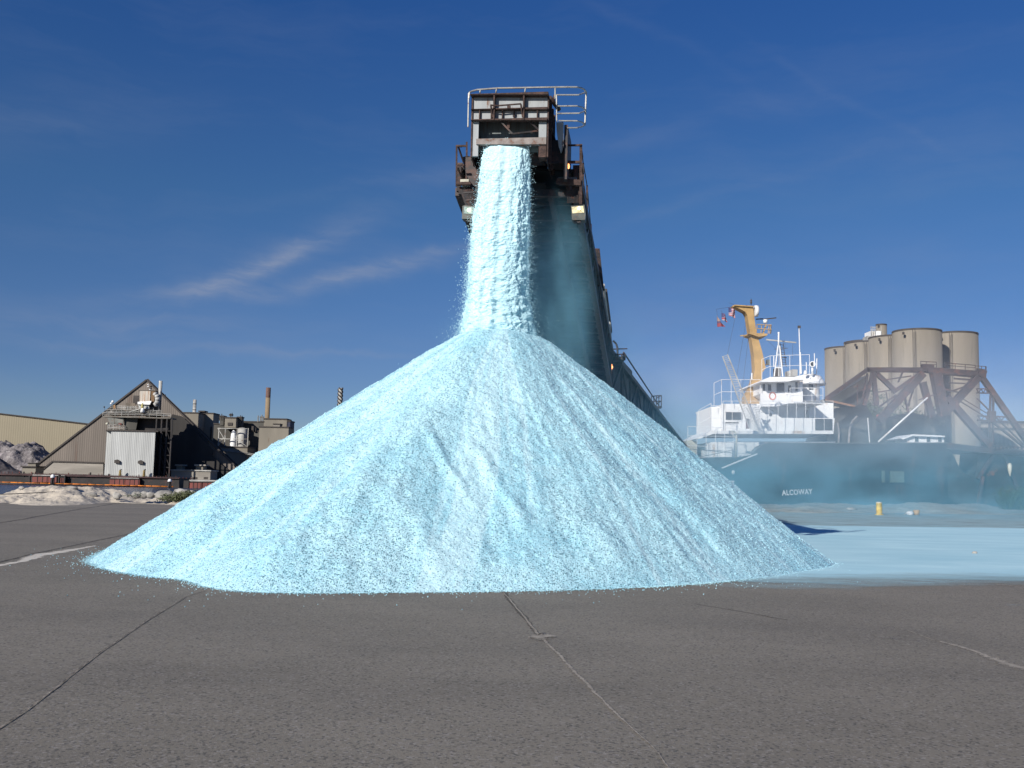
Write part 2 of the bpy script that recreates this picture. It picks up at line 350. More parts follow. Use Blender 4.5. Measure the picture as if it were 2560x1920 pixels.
def band(name, pix, width, mat, z=.004, jag=.3, seed=1, widths=None):
    pts = [gnd(*p) for p in pix]; rnd = random.Random(seed); L = []; Wd = []
    for i in range(len(pts) - 1):
        n = max(2, int((pts[i + 1] - pts[i]).length / .18))
        for t in range(n):
            L.append(pts[i].lerp(pts[i + 1], t / n)); w0 = (widths or [width] * len(pts)); Wd.append(w0[i] * (1 - t / n) + w0[i + 1] * t / n)
    L.append(pts[-1]); Wd.append((widths or [width] * len(pts))[-1]); vs, ed, fs = [], [], []; off = 0
    for i, p in enumerate(L):
        d = (L[min(i + 1, len(L) - 1)] - L[max(i - 1, 0)]).normalized(); s_ = V((d.y, -d.x, 0)); off = off * .7 + rnd.uniform(-1, 1) * width * jag * .5
        w = Wd[i] * rnd.uniform(.75, 1.25) / 2
        for kx, e in ((-1, 0), (0, 1), (1, 0)): vs.append((p.x + s_.x * (off + kx * w), p.y + s_.y * (off + kx * w), z)); ed.append(e)
        if i: a = 3 * i - 3; fs += [(a, a + 1, a + 4, a + 3), (a + 1, a + 2, a + 5, a + 4)]
    me = bpy.data.meshes.new(name); me.from_pydata(vs, [], fs); at_ = me.attributes.new('edge', 'FLOAT', 'POINT'); at_.data.foreach_set('value', ed); me.materials.append(mat)
    o = bpy.data.objects.new(name, me); COL.objects.link(o); tag(o, kind='structure'); return o
jd = band_mat('joint_dark', (.06, .052, .045), (.10, .088, .075), .25, 16); jp = band_mat('joint_pale', (.34, .30, .25), (.22, .195, .165), .30, 12); sp = band_mat('sand_streak', (.60, .55, .48), (.50, .45, .39), .7, 5)
dp = lambda L: [D(*q) for q in L]
pA = dp([(-40, 1600), (60, 1533), (150, 1463), (225, 1405), (300, 1352), (400, 1290), (445, 1276)])
band('pavement_joint', pA, .036, band_mat('joint_mixed', (.30, .26, .22), (.055, .048, .04), .32, 7), .008, .35, 2)
pB = dp([(1080, 1272), (1140, 1340), (1168, 1378), (1205, 1412), (1245, 1458), (1300, 1513), (1370, 1580), (1405, 1612), (1450, 1670)])
band('pavement_joint', pB[:3], .14, jd, .004, .2, 3); band('pavement_joint', pB, .07, jp, .008, .25, 4, [.05, .08, .12, .10, .10, .06, .04, .03, .03])
band('sand_patch', dp([(1150, 1374), (1172, 1376), (1200, 1376)]), .5, jp, .012, .1, 5, [.25, 1.1, .3])
band('pavement_joint', dp([(1900, 1348), (1960, 1362), (2010, 1381)]), .06, jp, .004, .25, 6); band('sand_streak', dp([(2005, 1380), (2060, 1393), (2110, 1412), (2160, 1432), (2230, 1450)]), .2, jp, .004, .25, 7, [.06, .22, .2, .4, .5])
band('sand_streak', dp([(2150, 1262), (2225, 1272)]), .25, jp, .004, .2, 8)
band('dust_streak', dp([(1870, 1378), (1990, 1388)]), .5, band_mat('faint_dust', (.2, .185, .17), (.17, .155, .145), -.35, 8), .012, .2, 9)
band('sand_streak', dp([(-30, 1226), (40, 1214), (85, 1199), (130, 1193), (205, 1179)]), .35, sp, .004, .15, 10, [.30, .26, .55, .5, .12])
band('pavement_joint', dp([(-30, 1222), (80, 1195), (190, 1172), (300, 1150)]), .12, jd, .010, .2, 11)
band('pavement_joint', dp([(-30, 1135), (60, 1120), (160, 1102), (250, 1088), (340, 1080)]), .3, jd, .004, .2, 12)
band('pavement_joint', dp([(1500, 1305), (1620, 1325), (1700, 1340)]), .07, jd, .004, .3, 13)

# ---------------------------------------------------------------- the salt
def salt(name, dark=1.0, bump=1.0, pale=0):
    m = bpy.data.materials.new(name); k = N(m); b = k.n('ShaderNodeBsdfPrincipled'); o = k.n('ShaderNodeOutputMaterial'); k.l(b.outputs[0], o.inputs[0])
    b.inputs['Roughness'].default_value = .75; p = k.pos()
    fl_ = k.n('ShaderNodeAttribute', attribute_name='flow').outputs['Fac']
    big = k.ramp(k.math('ADD', k.math('MULTIPLY', k.noise(p, .55, 5, .6), .55), k.math('MULTIPLY', fl_, .45)), .34, .62); c = k.mix(big, (.50, .81, .90), (.40, .73, .84)); c = k.mix(k.math('MULTIPLY', k.ramp(k.noise(p, .38, 4, .6), .48, .62), .55), c, (.25, .60, .74))
    c = k.mix(k.math('MULTIPLY', k.ramp(k.noise(p, 3.5, 5, .7), .5, .8), .6), c, (.58, .83, .89))
    c = k.mix(k.math('MULTIPLY', k.ramp(fl_, .58, .80), .6), c, (.64, .87, .92))
    c = k.mix(k.ramp(k.noise(p, 22, 3, .7), .35, .75, 0, .5), c, (.62, .85, .91))
    den = k.ramp(k.math('SUBTRACT', k.math('ADD', k.math('MULTIPLY', k.noise(k.pos(1, 1, .8), 1.1, 5, .65), .6), .45), k.math('MULTIPLY', fl_, .7)), .15, .75)
    for sc_, th, am in ((34, .70, .95), (56, .62, .85)):
        v = k.n('ShaderNodeTexVoronoi'); v.inputs['Scale'].default_value = sc_; k.l(p, v.inputs['Vector']); v.inputs['Randomness'].default_value = 1
        s_ = k.n('ShaderNodeSeparateColor'); k.l(v.outputs['Color'], s_.inputs[0])
        pick = k.ramp(k.math('ADD', s_.outputs[0], k.math('MULTIPLY', den, .30 * dark)), th + .19, th + .23)
        core = k.ramp(v.outputs['Distance'], .34, .52, 1, 0)
        c = k.mix(k.math('MULTIPLY', k.math('MULTIPLY', pick, core), am * dark), c, (.075, .19, .25))  # dark specks paint the shaded gaps between lumps into the colour
    if pale: c = k.mix(pale, c, (.66, .85, .89))
    k.l(c, b.inputs['Base Color'])
    b1 = k.n('ShaderNodeBump'); b1.inputs['Strength'].default_value = .8 * bump; b1.inputs['Distance'].default_value = .035; k.l(k.noise(p, 16, 5, .75), b1.inputs['Height'])
    b2 = k.n('ShaderNodeBump'); b2.inputs['Strength'].default_value = .6 * bump; b2.inputs['Distance'].default_value = .09; k.l(k.noise(p, 3.2, 5, .65), b2.inputs['Height']); k.l(b1.outputs[0], b2.inputs['Normal'])
    k.l(b2.outputs[0], b.inputs['Normal']); return m
C0 = V((-.22, 22.3, 0)); HV = 5.55
fp = [(90, 561), (112, 571), (150, 577), (185, 580), (208, 588), (240, 592), (300, 593.5), (400, 592.5), (500, 591.5), (600, 589), (680, 585), (740, 580), (800, 572), (836, 564)]
ang = []; rad = []
for q in fp:
    e = gnd(*q) - C0; ang.append(math.atan2(e.y, e.x)); rad.append(math.hypot(e.x, e.y))
for a_, r_ in ((.30, 7.4), (.9, 7.5), (1.57, 7.6), (2.3, 7.8), (2.95, 8.0), (-2.95 , 8.15)):
    ang.append(a_); rad.append(r_)
o_ = np.argsort(ang); ang = np.array(ang)[o_]; rad = np.array(rad)[o_]
NT, NR = 1500, 520
th = np.linspace(-math.pi, math.pi, NT, endpoint=False); Rt = np.interp(th, ang, rad, period=2 * math.pi)
ker = np.hanning(31); ker /= ker.sum(); Rt = np.convolve(np.concatenate([Rt[-15:], Rt, Rt[:15]]), ker, 'valid')
tt = (np.linspace(0, 1, NR)) ** .85 * 1.02
TH, T = np.meshgrid(th, tt); RR = Rt[None] * T; X = C0.x + RR * np.cos(TH); Y = C0.y + RR * np.sin(TH)
Z = HV * (1 - T) ; edge = np.clip((1 - T) * 9, 0, 1)
# flatten the tip where the stream lands; slightly slumped foot
capz = 4.96 - .05 * (RR ** 2); sft = .09; Z = -sft * np.log(np.exp(-Z / sft) + np.exp(-np.maximum(capz, -5) / sft) + 1e-30)
Z += .20 * np.exp(-((T - .42) / .22) ** 2) * fbm(TH * 1.7 + 30, T * 1.2, 3)
rid = fbm(np.cos(TH) * 5 + 40 + .35 * np.sin(T * 5), np.sin(TH) * 5 + 40, 4, .55)
Z += rid * .15 * np.clip((T - .18) * 1.8, 0, 1) * edge
rid2 = fbm(np.cos(TH) * 16 + 80 + .5 * vn(T * 4, TH * 2), np.sin(TH) * 16 + 80, 3, .5); Z += rid2 * .03 * np.clip((T - .3) * 2, 0, 1) * edge
Z += fbm(X * 1.1, Y * 1.1 + 5, 5, .5) * .075 * edge + fbm(X * 7, Y * 7, 4, .6) * .025 * np.clip(edge + .3, 0, 1)
def ridge(p0, p1, w, h):
    """a raised avalanche tongue running down the slope between two picture points"""
    global Z
    def onpile(px, py):
        d = ray(px, py); best = None
        for i in range(400):
            q = EYE + d * (13 + i * .04); r = math.hypot(q.x - C0.x, q.y - C0.y); R_ = np.interp(math.atan2(q.y - C0.y, q.x - C0.x), ang, rad, period=2 * math.pi)
            if q.z < HV * (1 - r / R_): return q
        return q
    a, b = onpile(*p0), onpile(*p1); dx, dy = b.x - a.x, b.y - a.y; L = math.hypot(dx, dy)
    u = ((X - a.x) * dx + (Y - a.y) * dy) / L; s = ((X - a.x) * -dy + (Y - a.y) * dx) / L + .12 * vn(u * 2.2, u * 0 + w * 50)
    Z += .75 * h * np.exp(-(s / w) ** 2) * np.clip(u / .4, 0, 1) * np.clip((L - u) / .5, 0, 1)
for r_ in (((425, 425), (470, 500), .10, .09), ((470, 440), (540, 545), .13, .08), ((395, 490), (455, 585), .22, .07), ((350, 545), (335, 588), .12, .10), ((560, 500), (640, 580), .3, .08),
           ((450, 380), (240, 560), .25, -.10), ((430, 380), (330, 580), .18, -.07), ((520, 400), (600, 560), .35, -.09), ((560, 380), (740, 560), .3, .08), ((350, 400), (180, 560), .22, .08)):
    ridge(*r_)
Z = np.where(T > 1.0, np.minimum(Z, -.02), Z); Z = np.where(T > .97, np.maximum(Z, -.03), Z)
vs = np.stack([X, Y, Z], -1).reshape(-1, 3)
# loose lumps sitting on the slope and scattered round the foot
n = 26000; a = RS.uniform(-math.pi, math.pi, n); a = np.where(RS.rand(n) < .7, -np.abs(a), a); t = np.sqrt(RS.uniform(.02, 1, n)) * 1.0
ia = ((a + math.pi) / (2 * math.pi) * NT).astype(int) % NT; it = np.clip(np.searchsorted(tt, t), 0, NR - 1); base = np.stack([X[it, ia], Y[it, ia], np.maximum(Z[it, ia], 0) + .005], -1)
sz = RS.uniform(.006, .014, n) * np.where(RS.rand(n) < .05, 1.8, 1)
n2 = 6500; a = RS.uniform(-math.pi, .4, n2); ia = ((a + math.pi) / (2 * math.pi) * NT).astype(int) % NT; rr = Rt[ia] * 1.0 + RS.exponential(1, n2) * np.where(RS.rand(n2) < .16, .32, .05); b2_ = np.stack([C0.x + rr * np.cos(a), C0.y + rr * np.sin(a), np.full(n2, .008)], -1)
ev, ef = chunks(np.vstack([base, b2_]), np.concatenate([sz, RS.uniform(.005, .014, n2)]))
FLOW = np.clip(.5 + fbm(np.cos(TH) * 9 + 20 + .4 * vn(T * 3, TH * 3), np.sin(TH) * 9 + 20 + T * .8, 5, .62) * 1.1, 0, 1)
pile = gridmesh('salt_pile', vs, NT, NR, salt('pile_salt'), True, (ev, ef)); recenter(pile, C0)
fa = pile.data.attributes.new('flow', 'FLOAT', 'POINT'); fv = np.full(len(pile.data.vertices), .5, np.float32); fv[:FLOW.size] = FLOW.ravel(); fa.data.foreach_set('value', fv)
tag(pile, 'huge pale cyan conical heap of coarse salt on the asphalt under the conveyor', 'salt pile')

# falling stream of salt
NS, NP = 620, 320
s_ = np.linspace(0, 1, NS); ph = np.linspace(0, 2 * math.pi, NP, endpoint=False); PH, S = np.meshgrid(ph, s_)
ysp = [143, 150, 160, 180, 200, 210, 230, 253, 295, 317, 327, 342]; lf = [491, 485, 482.5, 480, 478.5, 476, 473, 471.3, 468, 466, 463, 459]; rt = [526, 529.5, 530, 530, 529.5, 529, 529, 528.5, 528, 531, 533, 536]
YP = 143.5 + 200 * s_; lfp = np.interp(YP, ysp, lf); rtp = np.interp(YP, ysp, rt); Yc = 22.15 - .25 * (1 - s_) ** 2 + .2 * s_
cx, hw, cz = [], [], []
for i in range(NS):
    a, b = at(lfp[i], YP[i], Yc[i]), at(rtp[i], YP[i], Yc[i]); cx.append((a.x + b.x) / 2); hw.append((b.x - a.x) / 2); cz.append((a.z + b.z) / 2)
cx, hw, cz = map(np.array, (cx, hw, cz)); ht = np.interp(s_, [0, .04, .15, 1], [.08, .2, .34, .5])
CP = np.sign(np.cos(PH)) * np.abs(np.cos(PH)) ** .8; SPn = np.sin(PH)
arc = PH * .9
lump = fbm(arc * 4.2 + S * 13 + .8 * vn(arc * 2, S * 9), S * 31 - arc * 2.1, 5, .6) * (.045 + .06 * S) + fbm(arc * 13 + 7 - S * 40, S * 100 + arc * 5, 3, .6) * .04 + .06 * vn(arc * 4.5 + 3 + .4 * vn(S * 6, arc), S * 2.2) + .04 * vn(arc * 12 + 11, S * 9)
gro = -.05 * np.exp(-((CP + .05) / .12) ** 2) * (SPn < 0) - .03 * np.exp(-((CP - .42) / .12) ** 2) * (SPn < 0) * (1 - .5 * S) - .06 * np.exp(-((CP + .5) / .1) ** 2) * (SPn < 0) * S
k1 = 1 + lump / .6 * .75
Xs = cx[:, None] + hw[:, None] * CP * k1; Ysv = Yc[:, None] + ht[:, None] * SPn * (1 + (lump + gro) * 1.5); Zs = cz[:, None] + .04 * fbm(arc * 6, S * 40, 2)
Zs[0] += (1 - np.abs(CP[0])) * .06 + .05 * RS.rand(NP)
n = 15000; ss = RS.beta(1.6, 1.0, n); ii = (ss * (NS - 1)).astype(int); side = np.where(RS.rand(n) < .55, -1, 1); e = RS.exponential(.025 + .045 * ss, n)
px_ = cx[ii] + side * (hw[ii] + e - .04); py_ = Yc[ii] + RS.normal(0, .18, n); pz_ = cz[ii]
n2 = 5000; a = RS.uniform(-math.pi, math.pi, n2); r = np.abs(RS.normal(0, .38, n2)) + .55; spx = C0.x + r * np.cos(a) * 1.15 - .05; spy = C0.y + r * np.sin(a); spz = 4.72 - .50 * (r - .55) + RS.exponential(.07, n2)
pts = np.vstack([np.stack([px_, py_, pz_], -1), np.stack([spx, spy, spz], -1)])
ev, ef = chunks(pts, RS.uniform(.004, .012, len(pts)))
st = gridmesh('falling_salt', np.stack([Xs, Ysv, Zs], -1).reshape(-1, 3), NP, NS, salt('stream_salt', .35, .5, .35), True, (ev, ef))
tag(st, 'thick pale cyan curtain of salt pouring from the conveyor head onto the pile', 'salt stream', kind='stuff')

# salt dusted over the yard to the right
def dusting():
    m = bpy.data.materials.new('salt_dusting'); k = N(m); b = k.n('ShaderNodeBsdfPrincipled'); o = k.n('ShaderNodeOutputMaterial'); b.inputs['Roughness'].default_value = .85
    p = k.pos(.4, 1, 1); k.l(k.mix(k.ramp(k.noise(p, .6, 6, .65), .35, .65), (.52, .77, .85), (.38, .64, .74)), b.inputs['Base Color'])
    e = k.n('ShaderNodeAttribute', attribute_name='edge').outputs['Fac']
    f = k.ramp(k.math('ADD', k.math('MULTIPLY', e, 1.6), k.math('MULTIPLY', k.math('SUBTRACT', k.noise(p, 1.2, 7, .7), .5), 1.1)), .1, .95, 0, .93)
    t = k.n('ShaderNodeBsdfTransparent'); mx = k.n('ShaderNodeMixShader'); k.l(f, mx.inputs[0]); k.l(t.outputs[0], mx.inputs[1]); k.l(b.outputs[0], mx.inputs[2]); k.l(mx.outputs[0], o.inputs[0]); return m
xs = np.linspace(3, 75, 120); ys = np.linspace(14, 80, 170); XX, YY = np.meshgrid(xs, ys)
near = np.interp(XX, [3, 6, 9, 14, 25, 75], [15.2, 16.2, 17.2, 17.6, 18, 18.5]); far = np.interp(XX, [3, 10, 14, 22, 40, 75], [43, 45, 44, 46, 43, 38])
E = np.clip((YY - near) / 5.0, 0, 1) * np.maximum(np.clip((far - YY) / 1.6, 0, 1), .34) * np.clip((XX - 3) / 1.5, 0, 1) * np.clip((75 - XX) / 8, 0, 1)
dz = gridmesh('salt_dusting', np.stack([XX, YY, np.full(XX.shape, .014)], -1).reshape(-1, 3), 120, 170, dusting()); at_ = dz.data.attributes.new('edge', 'FLOAT', 'POINT'); at_.data.foreach_set('value', E.ravel().astype(np.float32))
tag(dz, 'thin pale cyan layer of salt dust spread over the yard right of the pile', 'salt dust', kind='stuff')

# ---------------------------------------------------------------- blowing dust (volumes)
def cloud(name, label, lo, hi, dens, col, nsc, expr, steps=1.0, an=.2, tint=None):
    mb = MB(); F = Fr(0, 0); mb.box(F, lo[0], hi[0], lo[1], hi[1], lo[2], hi[2]); m = bpy.data.materials.new(name); k = N(m)
    o = k.n('ShaderNodeOutputMaterial'); pv = k.n('ShaderNodeVolumePrincipled'); pv.inputs['Color'].default_value = (*col, 1); pv.inputs['Anisotropy'].default_value = an
    if tint: sz_ = k.n('ShaderNodeSeparateXYZ'); k.l(k.pos(), sz_.inputs[0]); k.l(k.mix(k.ramp(sz_.outputs[2], 2.5, 9), col, tint), pv.inputs['Color'])
    p = k.pos(); k.l(k.math('MULTIPLY', expr(k, p), dens), pv.inputs['Density']); k.l(pv.outputs[0], o.inputs['Volume'])
    try: m.cycles.volume_step_rate = steps
    except Exception: pass
    ob = mb.build(name, m); tag(ob, label, 'dust cloud', kind='stuff'); return ob
def gauss(k, p, c, r):
    x = k.n('ShaderNodeMapping', vector_type='TEXTURE'); x.inputs['Location'].default_value = c; x.inputs['Scale'].default_value = r; k.l(p, x.inputs[0])
    d = k.n('ShaderNodeVectorMath', operation='LENGTH'); k.l(x.outputs[0], d.inputs[0]); return k.ramp(d.outputs['Value'], 0, 1, 1, 0)
def e_near(k, p):
    f = None
    for c, r, w_ in (((.95, 23.2, 5.0), (1.2, 1.5, 4.2), 2.1), ((0, 22.3, 5.6), (1.15, 1.0, 3.6), 1.5), ((2.0, 25.0, 4.2), (2.0, 4.0, 3.0), .38), ((3.6, 26.5, 3.0), (1.9, 4.5, 2.0), .5), ((-.2, 22.3, 4.9), (2.0, 1.4, .8), .8)):
        g_ = k.math('MULTIPLY', gauss(k, p, c, r), w_); f = g_ if f is None else k.math('MAXIMUM', f, g_)
    nz = k.ramp(k.noise(k.pos(1, 1, .55), 1.3, 5, .62), .34, .66)
    return k.math('MULTIPLY', k.math('MULTIPLY', f, f), k.math('ADD', k.math('MULTIPLY', nz, 1.5), .25))
def e_far(k, p):
    sp_ = k.n('ShaderNodeSeparateXYZ'); k.l(p, sp_.inputs[0])
    z = k.ramp(sp_.outputs[2], .0, 14, 1, 0); z = k.math('MULTIPLY', k.math('POWER', z, 1.7), 1.0)
    x0 = k.ramp(sp_.outputs[0], 5, 10); x1 = k.ramp(sp_.outputs[0], 30, 50, 1, .42); y0 = k.ramp(sp_.outputs[1], 50, 72, .06, 1); y1 = k.ramp(sp_.outputs[1], 86, 87.6, 1, 0)
    nz = k.ramp(k.noise(k.pos(1, .3, 1.25), .13, 6, .62), .42, .62)
    return k.math('MULTIPLY', k.math('MULTIPLY', k.math('MULTIPLY', x0, x1), k.math('MULTIPLY', y0, y1)), k.math('MULTIPLY', z, k.math('ADD', .22, k.math('MULTIPLY', nz, 1.6))))
if NEARD: cloud('dust_plume', 'teal dust swirling beside the falling salt under the conveyor', (-2.2, 21.2, 1.2), (5.6, 31, 9.2), NEARD, (.30, .70, .93), .9, e_near, .3, -.2)
if FARD: cloud('dust_cloud', 'low bluish dust haze drifting over the quay in front of the ship', (5, 42, .05), (75, 87.7, 14), FARD, (.26, .60, .84), .13, e_far, .7, -.3, (.74, .80, .94))
# ---------------------------------------------------------------- conveyor boom and its head
FH = Fr(-.07, 21.75, math.atan(.13))
boom = thing('conveyor_boom', 'long dark rusty unloading conveyor boom reaching from the ship over the salt pile', 'conveyor', (-.07, 21.75, 0), -FH.a)
def R(b, x0, y0, x1, y1, v, dv, cvt=H1): return b.rect(FH, cvt, x0, y0, x1, y1, v, dv)
hp = lambda X, Y, v, c=H1: FH.hit(*c(X, Y), v)
hood = MB()
R(hood, 292, 232, 1010, 445, 0, .06)                      # upper front plate
R(hood, 1010, 236, 1016, 800, 0, .02)
hood.build('hood_front_plate', M['hood'], boom)
for q in ((295, 445, 357, 792), (928, 447, 1000, 690)): b = MB(); R(b, *q, -.01, .08); b.build('hood_leg_plate', M['hood'], boom)
b = MB(); R(b, 330, 640, 1010, 930, 1.46, .1); b.build('back_plate', M['steel'], boom)
b = MB(); R(b, 928, 695, 998, 802, -.03, .3); b.build('rusty_box', M['rust'], boom)
b = MB(); R(b, 340, 622, 1000, 680, -.05, .14); b.build('lower_cross_beam', surf('beam_pinkish_grey', (.26, .22, .2), .7, var=.25, scale=6, rust=.25, rustscale=6), boom)
b = MB(); R(b, 352, 455, 930, 640, .34, .05); b.build('recessed_plate', M['hooddark'], boom)
b = MB(); R(b, 355, 675, 925, 752, .22, .04); b.build('lip_plate', surf('pale_green_plate', (.2, .26, .25), .6, var=.2, scale=4, rust=.12), boom)
b = MB(); R(b, 283, 195, 1020, 210, -.16, .95); R(b, 300, 210, 1016, 238, -.02, .05); b.build('top_flange', M['rust'], boom)
b = MB(); R(b, 290, 338, 1012, 350, -.10, .12); R(b, 290, 436, 1008, 452, -.12, .14); b.build('cross_flange', M['rust'], boom)
for x0, x1, y0, y1, dep in ((498, 512, 210, 450, .14), (778, 792, 210, 450, .14)):
    b = MB(); R(b, x0, y0, x1, y1, -dep, dep + .01); b.build('fin', M['rust'], boom)
for x in (370, 480, 585, 695, 915):
    b = MB(); R(b, x - 4, 352, x + 5, 440, -.07, .08); b.build('stiffener', M['rust'], boom)
for x0, x1 in ((286, 300), (1004, 1018)):
    b = MB(); R(b, x0, 232, x1, 800, -.03, .06); b.build('edge_strip', M['rust'], boom)
b = MB(); b.path([hp(475, 312, -.22), hp(540, 318, -.22), hp(765, 300, -.22)], .018); b.path([hp(478, 315, -.22), hp(500, 425, -.10)], .02); b.path([hp(762, 303, -.22), hp(780, 428, -.10)], .02)
R(b, 632, 318, 664, 342, -.23, .05); b.build('front_bracket', M['rust'], boom)
b = MB(); b.bar(hp(560, 455, -.02), hp(682, 583, -.02), .035); b.bar(hp(682, 583, -.02), hp(922, 556, .1), .035); b.bar(hp(828, 452, -.02), hp(935, 555, .05), .04); b.build('diagonal_brace', M['steel'], boom)
b = MB(); R(b, 630, 455, 655, 528, .0, .05); b.build('short_post', M['rust'], boom)
# side walls and roof of the hood
u0 = (hp(295, 500, 0) - FH.o).dot(FH.U); u1 = (hp(1010, 500, 0) - FH.o).dot(FH.U); zt = hp(650, 210, 0).z; zb = hp(1000, 800, 0).z
b = MB(); b.box(FH, u1 - .03, u1, .05, 1.5, zb - .05, zt - .03); b.box(FH, u0, u0 + .03, .05, 1.5, zb, zt - .03); b.box(FH, u0 + .04, u1 - .04, 1.4, 1.45, zb + .5, zt - .04); b.build('side_wall', M['steel'], boom)
b = MB()
for v in (.35, .8, 1.2): b.box(FH, u1, u1 + .07, v, v + .04, zb - .04, zt - .05)
b.box(FH, u1, u1 + .09, .3, 1.5, zb + .75, zb + .82); b.tube(FH.P(u1 + .1, .5, zt - .1), FH.P(u1 + .1, .5, zt + .14), .025); b.tube(FH.P(u1 + .02, .3, zt + .02), FH.P(u1 + .2, .7, zt - .12), .05); b.build('side_ribs', M['rust'], boom)
# head pulley hidden behind the curtain
b = MB(); b.tube(FH.P(u0 + .1, .75, zb + .42), FH.P(u1 - .1, .75, zb + .42), .36, 24); b.build('head_pulley', M['steel'], boom)
# pale hatch plates on the right
b = MB(); b.poly(FH, H1, [(1096, 475), (1163, 470), (1163, 690), (1140, 760), (1118, 700), (1100, 560)], .5, .08); b.build('side_hatch', M['hood'], boom)
b = MB(); R(b, 1163, 498, 1196, 1010, .58, 1.2); b.build('side_column', M['steel'], boom)
b = MB(); R(b, 1016, 640, 1165, 860, .75, .7); b.build('drive_housing', M['steel'], boom)
# railings
b = MB(); r_ = .017
top = [(272, 250, -.1), (278, 192, -.1), (305, 180, -.05), (350, 168, 0), (540, 153, .05), (810, 148, .1), (1090, 143, .15), (1200, 142, .2), (1290, 143, .3), (1330, 150, .5), (1360, 165, .8), (1378, 190, 1.1)]
b.path([hp(*p) for p in top], r_ * 1.2); b.path([hp(270, 200, -.1), hp(264, 520, -.05)], r_)
for x, y0, y1, v in ((380, 172, 200, 0), (534, 155, 200, .05), (806, 150, 200, .1)): b.tube(hp(x, y0, v), hp(x - (4 if x < 500 else 8), y1, v), r_)
b.build('head_railing', M['rail'], boom)
b = MB()
for pts in ([(1095, 216, .2), (1305, 216, .3), (1345, 202, .7), (1372, 190, 1.1)], [(1095, 322, .2), (1290, 320, .3), (1340, 332, .6), (1372, 358, 1.1)], [(1100, 392, .2), (1310, 389, .3), (1362, 370, 1.1)], [(1118, 460, .2), (1290, 461, .3), (1340, 474, .6), (1367, 500, 1.1)], [(1200, 527, .2), (1290, 526, .3), (1340, 515, .7), (1367, 497, 1.1)]):
    b.path([hp(*p) for p in pts], r_)
b.path([hp(1378, 188, 1.1), hp(1372, 350, 1.1), hp(1366, 500, 1.1)], r_ * 1.2); b.path([hp(1085, 145, .15), hp(1086, 250, .2)], r_); b.path([hp(1098, 216, .2), hp(1100, 470, .25)], r_); b.build('side_basket_railing', M['rail'], boom)

# left and right brackets
b = MB(); T = .04
for p, q in (((157, 690), (155, 1078)), ((155, 697), (258, 697)), ((155, 877), (228, 877)), ((150, 1064), (292, 1060)), ((252, 660), (252, 800))): b.bar(hp(*p, .5), hp(*q, .5), T, T)
b.bar(hp(150, 1054, .5), hp(290, 1050, .5), T * 2, T * 1.6); b.bar(hp(172, 702, .6), hp(222, 850, .9), T * .8); b.bar(hp(165, 900, .6), hp(215, 1015, .9), T * .8); b.bar(hp(157, 697, .5), hp(200, 705, 1.6), T * .8); b.build('left_walkway_frame', M['rust'], boom)
b = MB(); R(b, 190, 1010, 270, 1048, .52, .3); b.build('left_junction_box', M['cream'], boom)
b = MB(); b.poly(FH, H1, [(215, 800), (260, 790), (300, 800), (375, 800), (350, 1170), (338, 1260), (320, 1200), (285, 1060), (225, 900)], .75, .5); b.build('left_side_girder', M['steel'], boom)
b = MB()
for i in range(8):
    t = i / 7; b.bar(hp(190 + 105 * t, 1085 - 20 * t, .6), hp(250 + 92 * t, 1255 - 5 * t, .62), .022, .03)
b.bar(hp(190, 1085, .6), hp(250, 1260, .62), .05); b.bar(hp(215, 1140, .6), hp(345, 1130, .6), .03); b.bar(hp(240, 1210, .6), hp(345, 1200, .6), .03); b.build('left_grating', M['steel'], boom)
def lamp(pts_body, lens, bulb, v, warm):
    b = MB(); b.poly(FH, H1, pts_body, v, .28); body = b.build('floodlight', surf('floodlight_housing' , (.07, .08, .07), .5, var=.3, scale=8, rust=.2), boom)
    b = MB(); b.poly(FH, H1, lens, v - .012, .02); b.build('lamp_lens', M['lenswarm'] if warm else M['lens'], body)
    b = MB(); b.lathe(hp(*bulb, v - .03), [(.001, -.035), (.03, -.02), (.035, 0), (.03, .02), (.001, .035)], 12); b.build('bulb', M['bulb'], body)
    b = MB(); x0, y1_ = pts_body[0][0], max(p[1] for p in pts_body); b.poly(FH, H1, [(x0 + 20, y1_ - 2), (x0 + 95, y1_ - 2), (x0 + 88, y1_ + 22), (x0 + 60, y1_ + 24), (x0 + 52, y1_ + 12), (x0 + 26, y1_ + 12)], v + .04, .2); b.build('lamp_bracket', M['steel'], body)
lamp([(212, 1262), (232, 1255), (332, 1262), (336, 1345), (330, 1388), (206, 1382)], [(228, 1268), (322, 1274), (324, 1338), (222, 1332)], (272, 1300), .42, False)
lamp([(1234, 1262), (1362, 1252), (1372, 1330), (1368, 1392), (1244, 1396)], [(1242, 1272), (1350, 1262), (1358, 1325), (1248, 1332)], (1312, 1285), .75, True)
b = MB()
for p, q, s_ in (((1185, 692), (1334, 690), T), ((1328, 682), (1326, 1250), T * 1.5), ((1190, 850), (1328, 850), T * 1.4), ((1100, 1030), (1330, 1050), T * 3.2)): b.bar(hp(*p, .9), hp(*q, .9), s_)
b.bar(hp(1328, 690, .9), hp(1345, 800, 1.6), T * .7); b.bar(hp(1328, 860, .9), hp(1350, 960, 1.6), T * .7); b.build('right_walkway_frame', M['rust'], boom)
b = MB(); R(b, 1110, 992, 1285, 1022, .95, .4); b.build('right_platform', M['hooddark'], boom)
b = MB()
for i in range(9): b.bar(hp(1192 + 14 * i, 1068, 1.0), hp(1206 + 13.4 * i, 1235, 1.05), .022, .03)
b.build('right_grating', M['steel'], boom)
b = MB(); b.lathe(hp(1200, 888, .85), [(.001, -.06), (.045, -.05), (.055, 0), (.045, .05), (.001, .06)], 14); b.build('marker_lamp', M['beacon'], boom)

